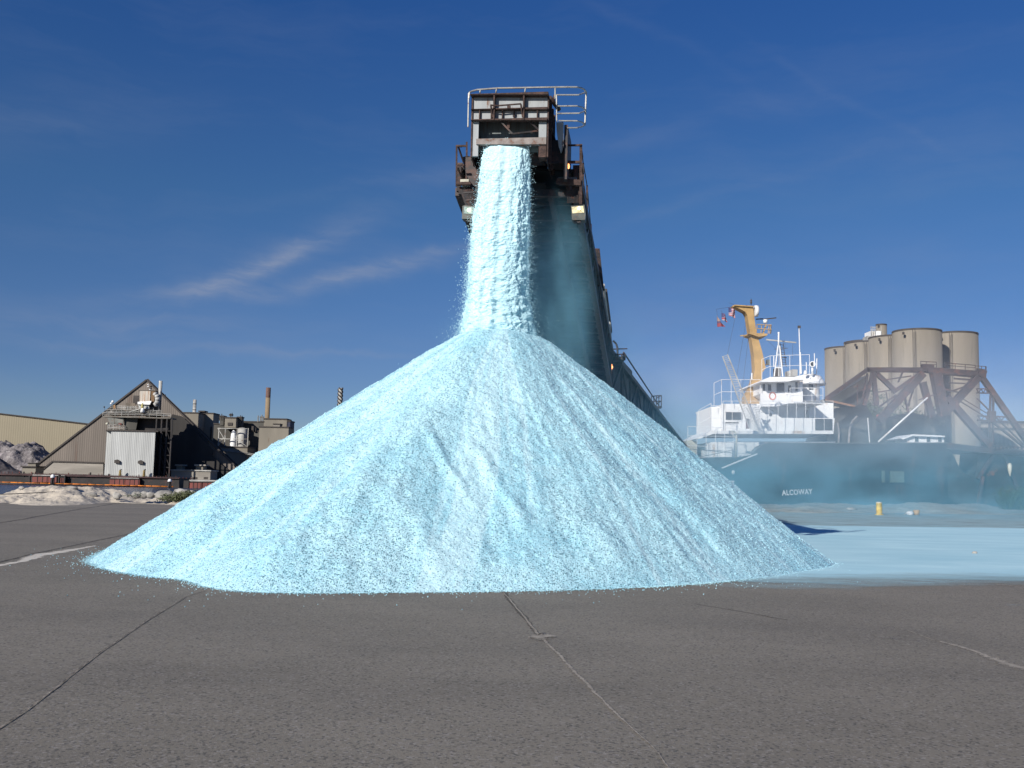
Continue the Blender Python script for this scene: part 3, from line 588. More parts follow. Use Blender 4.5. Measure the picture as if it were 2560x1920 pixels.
# the boom itself: two straight lengths
def station(Y, pr, ztop, zbot, width):
    """right edge through the picture point pr at distance Y"""
    x = at(*pr, Y).x; return V((x, Y, ztop)), V((x, Y, zbot)), V((x - width, Y, ztop)), V((x - width, Y, zbot))
S = [station(22.9, (576, 190), 8.95, 8.35, 2.75), station(45, (612, 345), 7.55, 5.7, 3.6), station(95, (690, 453), 4.75, 2.6, 6.0)]
def lerp(s, t): return [a.lerp(b, t) for a, b in zip(*s)]
deck = MB(); chord = MB(); cross = MB(); diags = [MB(), MB()]; belt = MB()
for a, b_, n in ((S[0], S[1], 15), (S[1], S[2], 16)):
    st_ = [lerp((a, b_), i / n) for i in range(n + 1)]
    # covering decks: closed thin slabs
    for i in range(n):
        A, B = st_[i], st_[i + 1]
        deck.prism([A[0], B[0], B[2], A[2]], (0, 0, -.06))
        belt.prism([A[1].lerp(A[3], .26) + V((0, 0, .22)), B[1].lerp(B[3], .26) + V((0, 0, .22)), B[1].lerp(B[3], .74) + V((0, 0, .22)), A[1].lerp(A[3], .74) + V((0, 0, .22))], (0, 0, .03))
        for diag, o0, o1 in ((diags[0], 0, 1), (diags[1], 2, 3)):
            diag.bar(A[o0], B[o1], .09) if i % 2 else diag.bar(A[o1], B[o0], .09); diag.bar(A[o0], A[o1], .10)
        cross.bar(A[1], A[3], .14, .16); mid = lerp((A, B), .5); cross.bar(mid[1] + V((0, 0, .05)), mid[3] + V((0, 0, .05)), .07)
        if 1:
            for w_ in (.35, .85):
                idl = MB(); q = lerp((A, B), w_); c_ = q[1].lerp(q[3], .5); idl.tube(c_ + V((0, 0, .02)), q[1].lerp(q[3], .22) + V((0, 0, .2)), .05); idl.tube(c_ + V((0, 0, .02)), q[1].lerp(q[3], .78) + V((0, 0, .2)), .05); idl.build('return_idler', M['steel'], boom)
    for i_ in range(4): chord.bar(a[i_], b_[i_], .16, .2)
    for t in (.22, .78): chord.bar(a[1].lerp(a[3], t), b_[1].lerp(b_[3], t), .12, .18)
deck.build('cover_deck', M['belt'], boom); belt.build('belt', M['belt'], boom); chord.build('chord_beams', M['steel'], boom)
cross.build('cross_beams', M['steel'], boom); [d.build('side_lattice', M['steel'], boom) for d in diags]
sh = MB()   # side sheets below the deck on the right
for a, b_, n in ((S[0], S[1], 10), (S[1], S[2], 10)):
    for i in range(n):
        A, B = lerp((a, b_), i / n), lerp((a, b_), (i + .97) / n)
        sh.prism([A[0] + V((-.15, 0, -.05)), B[0] + V((-.15, 0, -.05)), B[1] + V((-.15, 0, .15)), A[1] + V((-.15, 0, .15))], (-.04, 0, 0))
        sh.prism([A[2] + V((.15, 0, -.05)), B[2] + V((.15, 0, -.05)), B[3] + V((.15, 0, .15)), A[3] + V((.15, 0, .15))], (.04, 0, 0))
sh.build('side_sheets', M['steel'], boom)
# conduits, ropes, masts along the right side
for (x0, y0, x1, y1), Ya, Yb, r in (((1480, 600, 1520, 760), 33, 35.5, .06), ((1500, 760, 1545, 1100), 35.5, 40, .07), ((1545, 1100, 1585, 1480), 40, 44.5, .08), ((1540, 800, 1600, 1300), 36, 43, .05), ((1400, 470, 1440, 700), 31, 35, .04), ((1395, 400, 1440, 880), 30, 37, .03), ((1470, 680, 1510, 980), 34, 39, .05), ((1590, 1160, 1612, 1440), 41, 45, .08)):
    pp = MB(); pp.tube(at(*H2(x0, y0), Ya), at(*H2(x1, y1), Yb), r); pp.build('conduit', M['pipe'], boom)
for x, y0, y1, Y in ((1348, 860, 1080, 25), (1385, 1070, 1300, 26.5), (1418, 1430, 1640, 28.5)): b = MB(); b.bar(at(*H1(x, y0), Y), at(*H1(x + 2, y1), Y), .05); b.build('side_post', M['steel'], boom)
def one(name, mat, fn): b = MB(); fn(b); return b.build(name, mat, boom)
one('side_post', M['steel'], lambda b: b.bar(at(*H2(1418, 230), 29), at(*H2(1425, 520), 29.5), .07)); one('cross_arm', M['steel'], lambda b: b.bar(at(*H2(1395, 460), 30), at(*H2(1505, 465), 30), .04))
one('wind_guard', M['steel'], lambda b: b.prism([at(*H2(*p), 32) for p in ((1440, 480), (1505, 460), (1545, 830), (1530, 820), (1470, 520))], (0, .15, 0))); one('guard_edge', M['steel'], lambda b: b.bar(at(*H2(1560, 850), 38), at(*H2(1610, 1240), 44), .12))
for y in (560, 700, 880, 1040, 1200):
    Y = 30 + (y - 500) / 60; one('outrigger', M['steel'], lambda b: b.bar(at(*H2(1400 + (y - 500) * .16, y), Y), at(*H2(1490 + (y - 500) * .16, y - 40), Y), .09))
b = MB(); b.path([at(*H1(1332, 700), 23.4), at(*H1(1350, 860), 25), at(*H1(1387, 1075), 26.5), at(*H1(1420, 1440), 28.5), at(*H1(1440, 1659), 29.5)], .014); b.path([at(*H1(1345, 960), 25), at(*H1(1400, 1400), 28), at(*H1(1440, 1640), 29.5)], .012)
b.path([at(*H2(1370, 330), 29), at(*H2(1450, 900), 37)], .02); b.build('side_rope', M['rope'], boom)
# ribs across underside
for y in (300, 370, 450, 540, 620):
    Y = 26 + (y - 250) / 55; b = MB(); b.bar(at(*H2(930, y + 20), Y), at(*H2(1010, y - 15), Y), .05); b.bar(at(*H2(1010, y - 15), Y), at(*H2(1110, y + 22), Y), .05); b.build('idler_bracket', M['pipe'], boom)
# platforms with rails
def platform(cvt, x0, x1, y, top, Y, mat):
    b = MB(); a, c = at(*cvt(x0, y), Y), at(*cvt(x1, y - 6), Y); b.prism([a, c, c + V((0, 0, .14)), a + V((0, 0, .14))], (0, 2.2, 0)); p = b.build('side_platform', mat, boom); b = MB(); h = at(*cvt(x1, top), Y).z - a.z
    for j in range(5):
        q = a.lerp(c, j / 4); b.tube(q, q + V((0, 0, h)), .03, 6)
    for hh in (h, h * .55): b.tube(a + V((0, 0, hh)), c + V((0, 0, hh)), .03, 6); b.tube(c + V((0, 0, hh)), c + V((0, 2.2, hh)), .03, 6)
    b.build('platform_railing', M['steel'], p)
platform(H3, 490, 612, 460, 405, 45.5, M['steel']); platform(H3, 860, 955, 910, 795, 66, M['gantry'])
b = MB(); b.bar(at(*H3(500, 350), 45.5), at(*H3(635, 346), 45.5), .05); b.build('pipe_bracket', M['steel'], boom); b = MB(); b.path([at(*H3(500, 270), 45), at(*H3(530, 300), 45), at(*H3(542, 340), 45), at(*H3(542, 440), 45)], .045); b.build('pipe_bracket', M['steel'], boom); b = MB(); b.bar(at(*H3(600, 380), 46), at(*H3(600, 440), 46), .08); b.build('pipe_bracket', M['steel'], boom)
b = MB(); b.bar(at(*H3(560, 470), 46), at(*H3(660, 575), 55), .25, .2); b.bar(at(*H3(600, 380), 47), at(*H3(950, 910), 75), .06, .05); b.bar(at(*H3(490, 400), 45), at(*H3(495, 620), 45), .07); b.build('side_handrail_beam', M['gantry'], boom)
b = MB(); b.lathe(at(*H3(465, 517), 44), [(.001, -.14), (.13, -.1), (.16, 0), (.12, .12), (.001, .14)], 14); b.build('work_lamp', M['beacon'], boom)
# root of the boom on the ship: hinge tower
b = MB(); r0 = at(690, 462, 95); b.prism([V((r0.x - 7, 95, -1)), V((r0.x + .3, 95, -1)), V((r0.x - .6, 95, r0.z + .6)), V((r0.x - 6, 95, r0.z + .6))], (0, 3, 0)); b.build('hinge_tower', M['gantry'], boom)
# ================================================================ left: berm, barge, storage hall, works
def img(F, cvt, X, Y, v=0.): return F.hit(*cvt(X, Y), v)
# sand bank along the quay edge
def berm(name, crest, foot, y_crest, y_foot, mat, amp, seed, nx=420, ny=70):
    """crest/foot: picture points of the top line and the near foot line"""
    cx_ = np.array([c[0] for c in crest], float); x0, x1 = cx_[0], cx_[-1]; pxs = np.linspace(x0, x1, nx)
    cyp = np.interp(pxs, cx_, [c[1] for c in crest]); fyp = np.interp(pxs, [c[0] for c in foot], [c[1] for c in foot]); P = np.zeros((ny, nx, 3))
    for i, px in enumerate(pxs):
        f = gnd(px, fyp[i]); yc = y_crest; c = at(px, cyp[i], yc)
        yy = np.concatenate([np.linspace(f.y, yc, ny - 12), np.linspace(yc, yc + 3.5, 13)[1:]])
        for j, y in enumerate(yy):
            t = (y - f.y) / (yc - f.y)
            z = max(c.z, .03) * (3 * t * t - 2 * t ** 3) ** .8 if t <= 1 else c.z * (1 - (y - yc) / 3.5) - .1 * (y - yc)
            P[j, i] = (f.x + (c.x - f.x) * t, y, z)
    n_ = fbm(P[..., 0] * .9 + seed, P[..., 1] * .9, 5, .55); w = np.clip((P[..., 1] - P[0:1, :, 1]) / 2.5, 0, 1)
    P[..., 2] += n_ * amp * w + fbm(P[..., 0] * 4 + seed, P[..., 1] * 4, 3) * .04 * w; P[0, :, 2] = -.02; P[..., 2] = np.maximum(P[..., 2], -.02) ; P[0, :, 2] = -.03
    return gridmesh(name, P.reshape(-1, 3), nx, ny, mat)
sand = surf('pale_sand', (.56, .49, .395), .95, var=.12, scale=.9, rust=.1, rustcol=(.3, .275, .25), rustscale=1.2, bump=.7, bscale=5, dist=.08)
bl = berm('sand_bank', [(-30, 496), (0, 494.5), (12, 492.5), (24, 489), (40, 486.5), (60, 486), (75, 488), (92, 487), (112, 490.5), (130, 495), (150, 499), (180, 500.5), (215, 501), (240, 501), (300, 501), (400, 500), (520, 502)],
          [(-30, 503.5), (0, 503.5), (20, 505), (50, 506), (80, 505), (110, 502.5), (150, 504), (185, 506), (215, 505), (300, 507), (520, 511)], 60, 52, sand, .32, 3); tag(bl, kind='structure')
sandr = surf('dusty_sand', (.36, .38, .35), .95, var=.2, scale=.5, bump=.6, bscale=4, dist=.08)
br = berm('quay_bank', [(690, 506), (740, 506), (760, 505), (790, 504.5), (815, 503), (850, 504.5), (880, 505), (910, 502.5), (950, 504.5), (980, 504), (1000, 507), (1060, 508)],
          [(690, 514), (760, 514), (800, 513.5), (900, 513.5), (1060, 516.5)], 81, 66, sandr, .16, 40); tag(br, kind='structure')
# boulders
BL = [(Y3, 610, 850, 95, 48, 'wide pale boulder at the left end of the row beside the sand bank'), (Y3, 740, 850, 75, 50, 'pale sloping boulder second from the left in the quay row'), (Y3, 860, 850, 85, 45, 'rounded grey boulder with a dark cleft on its right side'),
      (Y3, 1110, 850, 165, 65, 'broad low grey boulder left of the largest one'), (Y3, 1440, 840, 170, 85, 'largest grey boulder behind the green weeds'), (Y3, 1640, 860, 110, 70, 'grey boulder nearest the foot of the salt pile'), (Y3, 560, 880, 55, 30, 'small low stone in front of the boulder row'),
      (Y3, 1310, 930, 70, 45, 'pale stone wedged just left of the weeds'), (Y3, 240, 880, 70, 40, 'dark cracked rock sunk in the sand bank'), (Y1, 1700, 640, 90, 45, 'dark hollowed rock slab in the middle of the sand bank'), (Y1, 395, 510, 50, 25, 'small round stone on the left crest of the sand bank'),
      (Y1, 1300, 510, 130, 30, 'flat grey slab on top of the sand bank'), (Y1, 70, 680, 110, 18, 'flat dark stone at the left foot of the sand bank'), (Y1, 2130, 640, 50, 50, 'dark upright rock at the right end of the sand bank')]
for i, (c, X_, Y_, w, h, lab) in enumerate(BL):
    Yd = 56 if c is Y3 else 56.5; p = at(*c(X_, Y_), Yd); s_ = 1 / 7.373 / 2.5 * Yd / 1000
    b = MB(); b.rock((p.x, Yd, p.z - h * s_ * .3), w * s_ * 1.1, w * s_ * .7, h * s_ * 1.35, 50 + i, 18); o = b.build('boulder', M['rock']); recenter(o, (p.x, Yd, max(0, p.z - h * s_))); tag(o, lab, 'boulder', 'boulders along the left quay edge')
# weeds
def tufts(name, lab, spots, mat, h, n, sd_):
    rnd = random.Random(sd_); b = MB()
    for c in spots:
        for _ in range(n):
            q = V((c.x + rnd.gauss(0, .22), c.y + rnd.gauss(0, .2), max(c.z, 0))); hh = h * rnd.uniform(.4, 1.2); d = V((rnd.gauss(0, .35), rnd.gauss(0, .35), 1)) * hh; w_ = V((rnd.uniform(-1, 1), rnd.uniform(-1, 1), 0)) * .035
            b.add([q - w_, q + w_, q + d * .6 + w_ * .8, q + d], [(0, 1, 2), (0, 2, 3)])
            for t in (.45, .7, .9):
                e = q + d * t; lf_ = V((rnd.gauss(0, .09), rnd.gauss(0, .09), rnd.uniform(0, .08))); b.add([e, e + lf_ + V((0, 0, .04)), e + lf_ * 1.6], [(0, 1, 2)])
    o = b.build(name, mat); tag(o, lab, 'weeds', kind='stuff')
tufts('weeds', 'green weeds growing by the boulders at the left foot of the salt pile', [at(*Y3(x, y), 55.2) for x, y in ((1270, 985), (1330, 975), (1390, 965), (1440, 955), (1490, 940), (1540, 920), (1590, 900), (1360, 990), (1120, 985))], M['weed'], .34, 24, 5)
tufts('weeds', 'small dark green tuft on the stones', [at(*Y3(x, y), 56) for x, y in ((600, 905), (640, 900))], M['leafd'], .14, 16, 6)
# mooring line lying across the sand
b = MB(); b.path([at(*Y1(x, y), Yd) for x, y, Yd in ((-150, 640, 54), (0, 632, 54), (350, 620, 54.5), (700, 603, 55), (1050, 583, 56), (1350, 562, 57), (1600, 548, 58), (1690, 545, 59.5))], .022, 6); o = b.build('mooring_line', M['rope']); tag(o, 'thin dark mooring line stretched across the pale sand bank', 'rope')

# barge on the far side of the channel, seen end to end
FB = Fr(0, 300)
barge = thing('barge', 'long low black and red barge moored across the channel before the storage hall', 'barge', (-90, 300, -2.2))
b = MB(); b.poly(FB, Y1, [(-700, 268), (-700, 395), (3300, 520), (3300, 330), (2212, 300), (1200, 268), (500, 262)], 1.5, 11); b.build('hull', M['barge'], barge)
b = MB(); b.poly(FB, Y1, [(-700, 250), (-700, 262), (3300, 345), (3300, 332), (1200, 262), (500, 252)], .9, 13); b.build('deck_edge', surf('barge_deck_edge', (.07, .035, .035), .8, var=.3, scale=.4), barge)
for c, x0, y0, x1, y1 in ((Y1, 590, 300, 885, 410), (Y1, 890, 305, 1050, 415), (Y1, 1095, 318, 1180, 420), (Y3, 100, 570, 380, 690), (Y3, 388, 575, 650, 695), (Y3, 1565, 630, 1800, 740), (Y3, 1815, 632, 2100, 745)):
    b = MB(); b.rect(FB, c, x0, y0, x1, y1, .2, 1.1); pn = b.build('hatch_wall', M['bargered'], barge)
    b = MB(); b.rect(FB, c, x0 - 4, y0 - 14, x1 + 4, y0 + 4, .0, 1.2); b.build('coping', M['barge'], pn)
    for t in (.3, .62, .9): b = MB(); b.rect(FB, c, x0 + (x1 - x0) * t, y0 + 4, x0 + (x1 - x0) * t + 8, y1, .1, .1); b.build('rib', M['barge'], pn)
b = MB()
for c, x0, x1, y0, y1 in ((Y1, 600, 1200, 276, 290), (Y3, 120, 640, 548, 566), (Y3, 1570, 2200, 592, 614)): b.rect(FB, c, x0, y0, x1, y1, .4, 6)
b.build('pale_cargo_cover', M['pipe'], barge)
rnd = random.Random(8); b = MB(); rb = MB()
for i in range(60):
    X_ = -100 + i * 62 + rnd.uniform(-18, 18); yb = 262 + max(0, X_ - 500) * .026; b.rect(FB, Y1, X_, yb - rnd.choice((16, 20, 28, 46)), X_ + rnd.choice((5, 6, 8, 14)), yb + 4, rnd.uniform(1, 5), .25)
b.build('deck_posts', M['bargered'], barge)
for yy in (-30, -16): rb.path([FB.hit(*Y1(x, 266 + max(0, x - 500) * .026 + yy), 1.2) for x in range(-200, 3300, 120)], .035, 5)
for X_, hh in ((418, 60), (580, 45), (1650, 78), (1988, 60)): rb.rect(FB, Y1, X_, 275 + max(0, X_ - 500) * .026 - hh, X_ + 17, 300, 1.1, .5)
rb.build('guard_rail', M['barge'], barge)
for c, x0, y0, x1, y1 in ((Y1, 1062, 270, 1085, 450), (Y1, 1172, 285, 1192, 455), (Y1, 520, 290, 548, 415), (Y3, 1462, 600, 1558, 745)):
    b = MB(); b.rect(FB, c, x0, y0, x1, y1, -.1, .6); b.build('fender_post', M['barge'], barge)
# orange containment float line
fl = MB(); rnd = random.Random(4); X_ = -500
while X_ < 3200:
    L_ = rnd.uniform(110, 170); y0 = 408 + X_ * .0262; y1 = 408 + (X_ + L_ - 8) * .0262
    p, q = FB.hit(*Y1(X_, y0), -3), FB.hit(*Y1(X_ + L_ - 10, y1), -3); fl.tube(p, q, .17 if rnd.random() < .8 else .1, 8); X_ += L_
fo = fl.build('floating_barrier', M['orange']); tag(fo, 'orange floating barrier line on the water along the barge', 'floating barrier')
# mooring dolphins with white caps
for c, xc, yt, yb, w, lab in ((Y1, 962, 262, 450, 42, 'left white-capped mooring post before the red barge panels'), (Y3, 1205, 568, 742, 48, 'white-capped dark mooring post before the storage hall shadow')):
    p = FB.hit(*c(xc, yb), -8); zt_ = FB.hit(*c(xc, yt), -8).z; s_ = 292 / 1000 / 7.373 / 2.5; d = thing('mooring_post', lab, 'mooring post', (p.x, p.y, -2.2), group='white-capped mooring posts')
    b = MB(); h_ = zt_ + 2.2
    for dx, dy in ((-.35, 0), (.35, 0), (0, .4), (0, -.4)): b.tube(p + V((dx * 1.5, dy, -1)), V((p.x + dx * .7, p.y + dy * .7, zt_ - h_ * .3)), .22, 10)
    b.build('timber_cluster', M['barge'], d); b = MB(); b.lathe((p.x, p.y, zt_ - h_ * .32), [(.02, 0), (.55, .0), (.62, .15), (.52, h_ * .2), (.3, h_ * .29), (.02, h_ * .32)], 18); b.build('cap', M['white'], d)

# ---- storage hall (steep gable) and its conveyor tower
FS = Fr(0, 352)
hall = thing('storage_hall', 'steep brown corrugated gable-ended storage hall across the channel', 'storage hall', (-130, 352, .2))
A_, L_, R_ = FS.hit(*Y2(1170, 110)), FS.hit(*Z6(330, 1100)), FS.hit(*Z7(1010, 1060))
zb_ = .2; L2 = V((L_.x - 1.5, 352, zb_)); R2 = V((R_.x + 4, 352, zb_))
Rm = FS.hit(*Z7(65, 130)); slope = (FS.hit(*Z7(930, 960)).z - A_.z) / (FS.hit(*Z7(930, 960)).x - A_.x); R2 = V((A_.x + (zb_ - A_.z) / slope, 352, zb_))
sl = (FS.hit(*Z6(520, 900)).z - A_.z) / (FS.hit(*Z6(520, 900)).x - A_.x); L2 = V((A_.x + (zb_ - A_.z) / sl, 352, zb_))
b = MB(); b.prism([L2, R2, A_], (0, 1.0, 0)); b.build('gable_wall', M['gable'], hall)
b = MB(); dn = V((-58, 150, 0)); 
b.prism([L2 + V((-1.2, 1.01, 0)), A_ + V((0, 1.01, .9)), A_ + V((0, 1.01, -.2)), L2 + V((.6, 1.01, 0))], dn); b.prism([R2 + V((1.2, 1.01, 0)), A_ + V((0.01, 1.01, .9)), A_ + V((0.01, 1.01, -.2)), R2 + V((-.6, 1.01, 0))], dn); b.build('roof', M['trim'], hall)
b = MB()
for E in (L2, R2): b.bar(E + V((0, -.25, .1)), A_ + V((0, -.25, .3)), .5, .55)
b.build('verge_trim', M['trim'], hall)
b = MB(); b.poly(FS, Z6, [(545, 975), (1070, 990), (1070, 1130), (370, 1130)], -1.2, 1.1); b.build('base_wall', M['basewall'], hall)
b = MB(); b.bar(FS.hit(*Z6(545, 968), -1.3), FS.hit(*Z6(1075, 984), -1.3), .5, .5); b.bar(FS.hit(*Z6(545, 968), -1.3), FS.hit(*Z6(355, 1125), -1.3), .5, .5); b.build('base_coping', M['trim'], hall)
b = MB(); b.rect(FS, Y2, 985, 332, 1450, 346, -.8, .7); b.rect(FS, Y2, 850, 450, 990, 640, -.3, .35); b.build('gable_opening', M['trim'], hall)
for x, y in ((1205, 200), (1205, 245), (1245, 312)):
    b = MB(); b.lathe(FS.hit(*Y2(x, y), -.9), [(.01, -.25), (.25, -.15), (.33, .05), (.2, .2), (.01, .25)], 12); b.build('gable_lamp', M['white'], hall)
# white clad shed in front
FW = Fr(0, 326)
shed = thing('cladded_shed', 'white vertically corrugated shed in front of the storage hall', 'shed', (FW.hit(*Z6(1330, 1130)).x, 326, .2))
a1, a2, a3 = FW.hit(*Z6(1063, 1140)), FW.hit(*Z6(1585, 1140)), FW.hit(*Z6(1090, 652)); wl = FW.hit(*Y2(415, 1270)); 
b = MB(); b.prism([V((a1.x, 327.2, zb_)), V((wl.x - .9, 327.2, zb_)), V((wl.x - .9, 327.2, a3.z)), V((a1.x, 327.2, a3.z))], (-3.7, 10, 0)); b.prism([V((wl.x - .89, 326, zb_)), V((a2.x, 326, zb_)), V((a2.x, 326, a3.z)), V((wl.x - .89, 326, a3.z))], (-4.4, 12, 0)); b.build('wall', M['whitec'], shed)
b = MB(); b.prism([V((a1.x + .3, 325.6, a3.z)), V((a2.x + 1, 325.6, a3.z)), V((a2.x + 1, 325.6, a3.z + .4)), V((a1.x + .3, 325.6, a3.z + .4))], (-4.6, 13, 0)); b.build('roof_edge', M['trim'], shed)
for X_, Y_ in ((1210, 968), (1455, 975)):
    p = FW.hit(*Z6(X_, Y_), -.8); b = MB(); b.prism([p + V((-.8, 0, -.5)), p + V((.9, 0, -.7)), p + V((.9, 0, .2)), p + V((.1, 0, .6)), p + V((-.8, 0, .4))], (0, .7, 0)); b.build('wall_lamp', M['trim'], shed)
for X_ in (1243, 1492):
    p = FW.hit(*Z6(X_, 1125), -2); t_ = FW.hit(*Z6(X_, 1045), -2); cr = thing('capstan_post', 'ochre post standing %s the white shed wall' % ('under the left lamp of' if X_ < 1300 else 'under the right lamp of'), 'post', (p.x, p.y, .2), group='ochre posts before the white shed')
    b = MB(); b.lathe((p.x, p.y, .2), [(.01, 0), (.62, 0), (.5, .8), (.38, (t_.z - .2) * .6), (.42, (t_.z - .2) * .75), (.25, t_.z - .7), (.01, t_.z - .5)], 12); b.build('column', M['cream'] if 0 else surf('ochre_post_paint', (.3, .22, .08), .8, var=.3, scale=1, rust=.2), cr); b = MB(); b.tube((p.x - .1, p.y, t_.z - .6), (p.x + .4, p.y, t_.z - .2), .25, 10); b.build('head', M['trim'], cr)
# conveyor tower over the shed
tw = thing('loading_tower', 'cluttered steel loading tower with curved platforms and rusty box above the white shed', 'tower', (FW.hit(*Z6(1400, 1130)).x, 335, .2))
FT = Fr(0, 333); FT.E = V((-.36, 1, 0)); FW.E = FT.E
for i, (x0, y0, x1, y1, v) in enumerate(((85, 940, 1700, 985, -4), (170, 880, 1500, 905, -3.4), (260, 790, 900, 812, -2.5), (220, 1240, 650, 1262, -3), (330, 820, 1300, 845, -2))):
    b = MB(); p0, p1 = FT.hit(*Y2(x0, y0), v), FT.hit(*Y2(x1, y1), v); n_ = 10; pts_f = []
    for j in range(n_ + 1):
        t = j / n_; pts_f.append(p0.lerp(p1, t) + V((0, 2.2 * (1 - math.sin(math.pi * min(1, t * 1.3) * .75)), 0)))
    for q0, q1 in zip(pts_f, pts_f[1:]): b.prism([q0, q1, q1 + V((0, 6, 0)), q0 + V((0, 6, 0))], (0, 0, .45))
    pf = b.build('platform', surf('platform_grey', (.15, .14, .12), .8, var=.3, scale=.5, rust=.2), tw); b = MB()
    for hh in (.6, 1.15): b.path([q + V((0, .1, .45 + hh)) for q in pts_f], .07, 5)
    for q in pts_f: b.tube(q + V((0, .1, .4)), q + V((0, .1, 1.65)), .06, 5)
    b.build('railing', M['pipe'], pf)
b = MB(); b.rect(FT, Y2, 1000, 345, 1240, 590, -3, .3); rbx = b.build('rusty_box', M['rustbox'], tw); 
b = MB(); b.rect(FT, Y2, 1020, 350, 1340, 590, -2.69, 5); b.build('box_body', surf('brown_box_side', (.2, .12, .06), .8, var=.3, scale=.5), tw)
b = MB(); b.poly(FT, Y2, [(955, 600), (1000, 590), (1280, 575), (1240, 660), (960, 650)], -3.2, 5); b.build('box_tray', M['white'], tw)
b = MB(); b.poly(FT, Y2, [(965, 655), (1220, 655), (1225, 760), (1000, 745)], -2.5, 4); b.build('chute', M['whitec'], tw)
b = MB(); b.poly(FT, Y2, [(1220, 655), (1460, 345), (1490, 345), (1500, 950), (1150, 950), (1130, 770)], -.5, 6); b.build('duct_house', M['trim'], tw)
b = MB(); b.path([FT.hit(*Y2(*p), -2) for p in ((1340, 410), (1395, 440), (1415, 500), (1420, 570), (1395, 640), (1350, 670))], .85, 12); b.build('elbow_duct', M['pipe'], tw)
b = MB(); q0, q1 = FT.hit(*Y2(1450, 880), 0), FT.hit(*Y2(1450, 112), 0); b.tube(V((q0.x, q0.y, q0.z)), V((q0.x, q0.y, q1.z)), .58, 14); b.build('vent_stack', M['pipe'], tw)
b = MB(); b.poly(FT, Y2, [(690, 615), (900, 625), (900, 760), (690, 750)], -1.5, 3); b.build('plant_cabin', surf('cabin_brown', (.16, .13, .1), .8, var=.3, scale=.4), tw)
b = MB(); p = FT.hit(*Y2(1070, 840), -4); b.lathe(p, [(.01, 0), (.75, 0), (.5, 1.2), (.4, 1.4), (.01, 1.5)], 12); b.build('small_hopper', M['white'], tw)
b = MB(); p = FT.hit(*Y2(1065, 770), -4); b.lathe(p, [(.01, 0), (.3, .1), (.5, 1.0), (.25, 2.0), (.01, 2.1)], 12); b.build('yellow_vent', surf('dull_yellow', (.5, .42, .16), .7, var=.2), tw)
b = MB(); b.bar(FT.hit(*Y2(780, 830), -3), FT.hit(*Y2(1040, 750), -3), .9, .3); b.build('ramp', M['pipe'], tw)
for (x, y, r) in ((385, 590, .45), (350, 635, .38), (190, 715, .28), (1590, 440, .28)):
    p = FT.hit(*Y2(x, y), -2); b = MB(); b.lathe(p, [(.01, -r), (r * .8, -r * .6), (r, 0), (r * .7, r * .7), (.01, r)], 12); fl_ = b.build('floodlight', M['white'] if r > .3 else M['trim'], tw); b = MB(); b.tube(p + V((0, .3, 0)), p + V((.2, .3, -2.2)), .05, 6); b.build('lamp_pole', M['trim'], fl_)
b = MB(); b.poly(FT, Y2, [(400, 672), (445, 668), (445, 750), (400, 750)], -2.4, 1); b.build('orange_cabinet', surf('orange_cabinet', (.35, .2, .09), .8, var=.3), tw)
# hoppers and chutes hanging under the platform
for x0, x1, xa, xb in ((250, 410, 330, 420), (425, 640, 440, 610)):
    b = MB(); b.poly(FT, Y2, [(x0, 960), (x1, 965), (xb, 1120), (xa, 1100)], -2.5, 4); b.build('hopper', surf('grey_hopper', (.2, .2, .18), .7, var=.3, scale=.5, rust=.15), tw)
b = MB(); b.poly(FT, Y2, [(640, 965), (970, 965), (920, 1240), (660, 1240)], -1.5, 4); b.build('chute_house', M['factory_dark'], tw)
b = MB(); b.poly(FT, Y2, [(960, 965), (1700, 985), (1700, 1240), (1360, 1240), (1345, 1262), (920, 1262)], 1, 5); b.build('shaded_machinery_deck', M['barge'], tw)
b = MB(); b.tube(FT.hit(*Y2(235, 1110), -3), FT.hit(*Y2(285, 1085), -3), .4, 10); b.build('drum', M['cream'], tw)
b = MB(); b.rect(FT, Y2, 515, 1085, 585, 1130, -3, 1); b.build('rust_cabinet', M['bargered'], tw)
b = MB()
for yy in (1120, 1190): b.bar(FT.hit(*Y2(270, yy), -3.2), FT.hit(*Y2(550, yy + 5), -3.2), .12)
for xx in (275, 400, 545): b.bar(FT.hit(*Y2(xx, 1110), -3.2), FT.hit(*Y2(xx, 1245), -3.2), .12)
b.build('lower_railing', M['pipe'], tw)
# columns and braces of the tower beside the shed
b = MB(); top_z = FT.hit(*Y2(1500, 985), 0).z
XS = (1372, 1490, 1612, 1728)
for v in (-3, 5):
    Q = [FT.hit(*Y2(x, 1500), v) for x in XS]
    for q in Q: b.bar(V((q.x, q.y, zb_)), V((q.x, q.y, top_z)), .42)
    for q, r_ in zip(Q, Q[1:]):
        for zz in (4, 8, 12, 16): b.bar(V((q.x, q.y, zz)), V((r_.x, r_.y, zz)), .25); b.bar(V((q.x, q.y, zz)), V((r_.x, r_.y, zz - 3.8)), .14)
b.build('steel_columns', M['barge'], tw)
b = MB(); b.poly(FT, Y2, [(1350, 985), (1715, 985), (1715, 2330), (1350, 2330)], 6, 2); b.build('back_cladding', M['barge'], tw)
b = MB(); b.poly(FS, Y2, [(1345, 985), (1710, 985), (1760, 880), (1980, 930), (2200, 1130), (2560, 1500), (2620, 1700), (1345, 1700)], -1.6, .5); b.poly(FS, Z7, [(200, 640), (560, 640), (740, 830), (720, 880), (830, 980), (920, 1040), (900, 1120), (200, 1120)], -2.3, .5); b.build('painted_shade_panel', surf('painted_shade', (.035, .032, .03), .85, var=.25, scale=.1, stretch=(2, 1, .3)), hall)  # added dark panels: shadow over the gable's right half, painted as colour
